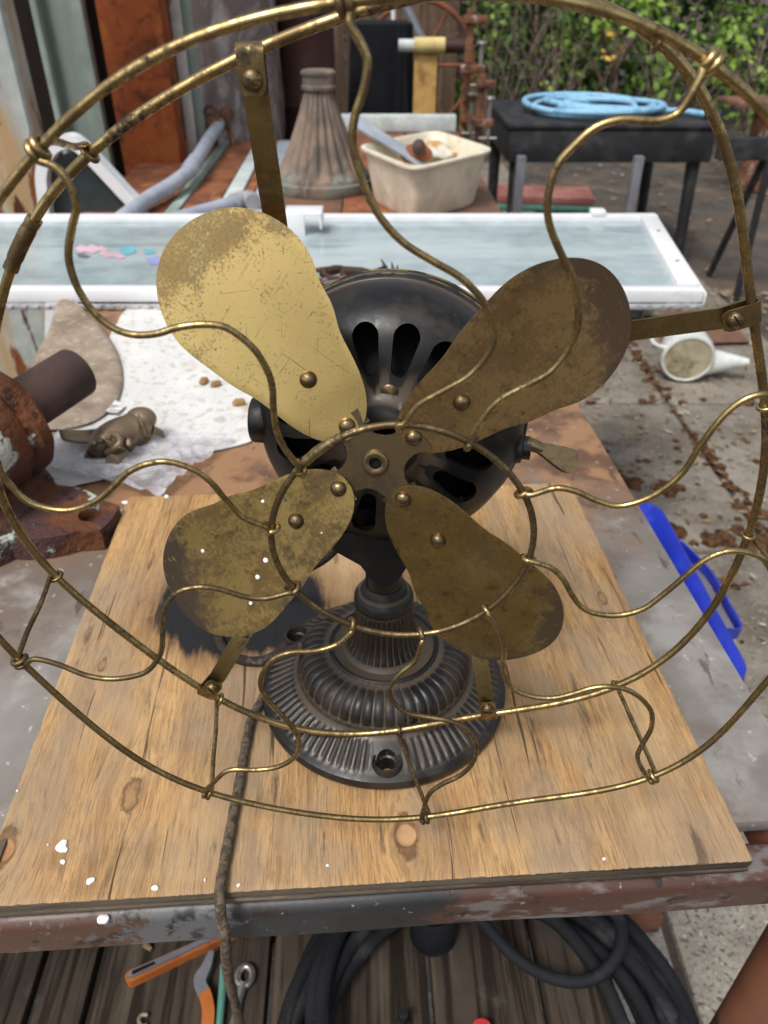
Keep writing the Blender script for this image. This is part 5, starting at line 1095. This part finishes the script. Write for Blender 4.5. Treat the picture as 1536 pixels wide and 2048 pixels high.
MB().prism(stadium(L_+.03, .0066), .014, SM @ Matrix.Translation((0, 0, -.012))).build('handle', MT['orange'], sw); MB().prism([(x+.004, y) for x, y in stadium(L_+.01, .0036)], .003, SM @ Matrix.Translation((0, 0, .0035))).build('insert', MT['greyplastic'], sw)
MB().prism([(x+.008, y) for x, y in stadium(.026, .0022)], .0012, SM @ Matrix.Translation((0, 0, .0062))).build('hanging_slot', MT['iron_void'], sw)
sn = thing('garden_snips', shelf(415, 1960), 'garden snips with grey and orange handle on the lower shelf', 'snips')
kp = smooth_path([shelf(424, 1905, .01), shelf(414, 1935, .01), shelf(400, 1965, .01), shelf(412, 1995, .01), shelf(418, 2030, .01), shelf(413, 2075, .01)], 4)
MB().strip(kp[:13], np.array([1, 0, 0]), [.006+.0012*i if i < 8 else .0135 for i in range(13)], .010).build('grey_grip', MT['greyplastic'], sn)
MB().strip(kp[11:], np.array([1, 0, 0]), .0135, .012).build('orange_grip', MT['orange'], sn)
tl_ = MB().tube([shelf(448, 1930, .008), shelf(444, 1990, .008), shelf(436, 2070, .008)], .0045, 10); tag(tl_.build('teal_rod', MT['teal']), 'thin teal plastic rod behind the hanging cord', 'rod')
wrn = thing('ring_wrench', shelf(480, 1980), 'small steel ring wrench lying on the lower shelf', 'wrench')
c0 = shelf(490, 1952, .006); MB().tube([c0+np.array([.0085*math.cos(a), .0105*math.sin(a), 0]) for a in np.linspace(0, 2*math.pi, 25)[:-1]], .0042, 10, closed=True).build('ring', MT['steel'], wrn)
MB().tube([shelf(487, 1966, .006), shelf(478, 2000, .005), shelf(466, 2060, .005)], [.006, .0045, .006], 10).build('shank', MT['steel'], wrn)
rn = thing('steel_ring', shelf(672, 1872), 'bright steel ring lying among the hoses', 'ring')
c0 = shelf(676, 1872, .02); MB().tube([c0+np.array([.014*math.cos(a), .014*math.sin(a), .004*math.sin(a)]) for a in np.linspace(0, 2*math.pi, 25)[:-1]], .0035, 10, closed=True).build('band', MT['steel'], rn)
ck = MB().tube(smooth_path([shelf(296, 2030, .004), shelf(284, 2030, .004), shelf(278, 2040, .004), shelf(284, 2052, .004), shelf(294, 2050, .004)], 5), .0024, 8); tag(ck.build('cup_hook', sc_), 'small tan cup hook lying on the shelf planks', 'hook')
rc = MB().lathe([(.0005, 0), (.012, 0), (.0125, .003), (.0115, .018), (.0005, .019)], 24, shelf(962, 2074)); tag(rc.build('red_bung', MT['red']), 'red plastic bung at the bottom edge of the shelf', 'bung')
nz = MB().lathe([(.0005, 0), (.008, 0), (.008, .012), (.005, .014), (.005, .03), (.0005, .031)], 18, shelf(806, 2052)); tag(nz.build('black_nozzle', MT['rubber']), 'small black nozzle standing on the shelf inside the coil', 'nozzle')
bk = MB().tube([shelf(288, 1888, .006), shelf(303, 1899, .005)], [.004, .0025], 8); tag(bk.build('wood_splinter', MT['litter']), 'pale wood splinter on the shelf near the rail', 'splinter')

# ------------------------------------------------------------------ vegetation and fence behind
def leaves(n, cen, rad, size, mt, name, par, hollow=.35, droop=.3, cl=None):
    V = np.zeros((n*4, 3)); F = []
    cls = [np.array(cen)+np.array(rad)*nrm(rng.normal(size=3))*rng.uniform(hollow, 1)**.5 for _ in range(cl or max(6, n//40))]
    for i in range(n):
        c = cls[int(len(cls)*rng.uniform()**1.6)]+rng.normal(size=3)*np.array(rad)*.11
        d = nrm(rng.normal(size=3)+np.array([0, -.3, -droop])); e = nrm(np.cross(d, rng.normal(size=3))); s = size*rng.uniform(.35, 1.5)
        V[4*i] = c; V[4*i+1] = c+d*s*.5+e*s*.3; V[4*i+2] = c+d*s; V[4*i+3] = c+d*s*.5-e*s*.3; F.append((4*i, 4*i+1, 4*i+2, 4*i+3))
    V[:, 2] = np.maximum(V[:, 2], .01)
    me = bpy.data.meshes.new(name); me.from_pydata(V.tolist(), [], F); me.materials.append(mt); me.update()
    return link(name, me, par)
def limb(P, r0, r1, name, par, mt=MT['twig']): sp_ = smooth_path(P, 4); return MB().tube(sp_, [lerp(r0, r1, i/(len(sp_)-1)) for i in range(len(sp_))], 7).build(name, mt, par)
def shrub(x, y, r, h, n, size, mt, label, cat='shrub', cl=None):
    t_ = thing('leafy_shrub' if cat == 'shrub' else 'evergreen_tree', (x, y, 0), label, cat, 'greenery behind the yard')
    leaves(n, (x, y, h*.52), (r, r*.8, h*.52), size, mt, 'crown', t_, cl=cl)
    tr = limb([(x, y, 0), (x+.03, y, h*.3), (x-.04, y+.05, h*.8)], .05*h/2, .012, 'trunk', t_)
    for k_ in range(7):
        a = random.uniform(0, 6.28); z = h*random.uniform(.12, .5); limb([(x, y, z), (x+.4*r*math.cos(a), y+.3*r*math.sin(a), z+.25*h), (x+.85*r*math.cos(a), y+.7*r*math.sin(a), z+.42*h)], .02, .004, 'limb', tr)
    return t_
shrub(2.35, 9.3, 1.35, 3.2, 9000, .085, MT['leafdark'], 'tall dark evergreen behind the middle of the black table', 'tree', 130)
shrub(4.4, 9.2, 1.3, 3.0, 8000, .085, MT['leafdark'], 'dark evergreen at the right edge of the yard', 'tree', 130)
shrub(.75, 9.6, 1.05, 2.8, 6500, .085, MT['leafdark'], 'dark evergreen behind the bar clamps and roller stand', 'tree', 100)
shrub(-1.6, 9.8, 1.6, 3.2, 5000, .10, MT['leafdark'], 'dark evergreen beyond the shed and wrapped stack', 'tree', 90)
shrub(1.45, 7.9, .62, 1.75, 1300, .075, MT['leafmid'], 'mid green shrub rising above the coiled hose', cl=70)
shrub(.70, 7.6, .42, 1.9, 700, .075, MT['leafbright'], 'bright young shrub above the bar clamps', cl=40)
shrub(2.15, 7.6, .65, 1.35, 760, .07, MT['leafbright'], 'bright leafy shrub behind the right half of the hose', cl=60)
shrub(3.35, 7.4, .5, 1.2, 500, .07, MT['leafbright'], 'sparse bright shrub by the stump at the right', cl=36)
shrub(2.8, 8.2, .8, 1.9, 1500, .075, MT['leafmid'], 'mid green shrub near the right evergreen', cl=80)
yl = thing('yellowing_sprig', (2.08, 7.3, 0), 'small sprig with yellow and orange leaves among the bright shrubs', 'sprig')
leaves(16, (2.02, 7.3, .78), (.09, .06, .10), .085, MT['leafyellow'], 'leaves', yl, cl=4); leaves(14, (2.0, 7.3, .40), (.05, .05, .09), .085, MT['leafyellow'], 'leaves', yl, cl=4); limb([(2.03, 7.32, 0), (2.0, 7.31, .4), (2.03, 7.3, .9)], .008, .003, 'stem', yl)
for i, (x_, y_, n_, h_, lb) in enumerate(((.95, 6.9, 28, 1.25, 'bare twiggy bush left of the coiled hose'), (1.55, 6.8, 22, 1.05, 'bare arching brambles behind the coiled hose'), (3.15, 6.2, 40, 1.25, 'bare twiggy bush at the right edge behind the stand'), (2.5, 6.9, 12, 1.0, 'thin bare twigs behind the right end of the hose'))):
    t_ = thing('bare_bush', (x_, y_, 0), lb, 'bush', 'bare bushes behind the yard')
    for k_ in range(n_):
        a = random.uniform(0, 6.28); l_ = h_*random.uniform(.5, 1.1); sx = random.uniform(.2, .75); bx_, by_ = x_+random.gauss(0, .12), y_+random.gauss(0, .12)
        limb([(bx_, by_, 0), (bx_+.3*sx*math.cos(a), by_+.2*sx*math.sin(a), l_*.55), (bx_+.75*sx*math.cos(a), by_+.5*sx*math.sin(a), l_*.95), (bx_+1.35*sx*math.cos(a), by_+.8*sx*math.sin(a), l_*random.uniform(.6, 1.15))], random.uniform(.004, .008), .0015, 'twig', t_)
fn = thing('board_fence', (.1, 7.0, 0), 'brown weathered board fence behind the covered machine', 'fence')
for i in range(16): MB().box((-1.75+i*.155, 7.0, .95+random.uniform(-.02, .02)), (.148, .022, 1.9), bev=.003).build('board', MT['fence'], fn)
MB().box((-.58, 7.03, 1.5), (2.5, .04, .08)).build('fence_rail', MT['fence'], fn)
sp_ = thing('rusty_stump', yP(1500, 240, 5.6), 'rusty iron post with flat cap at the right edge of the yard', 'post')
s_c = zP(1512, 300, 0); s_c = np.array([2.72, 5.6, 0])
MB().lathe([(.0005, 0), (.10, 0), (.09, .2), (.085, .55), (.0005, .56)], 14, s_c, mod=lambda i, r, z, a: (r*(1+.08*math.sin(3*a+z*7)), z)).build('shaft', MT['clamp'], sp_)
MB().box((s_c[0]-.05, s_c[1], .575), (.52, .34, .035), rz=.1, bev=.006).build('cap_plate', MT['brownboard'], sp_)
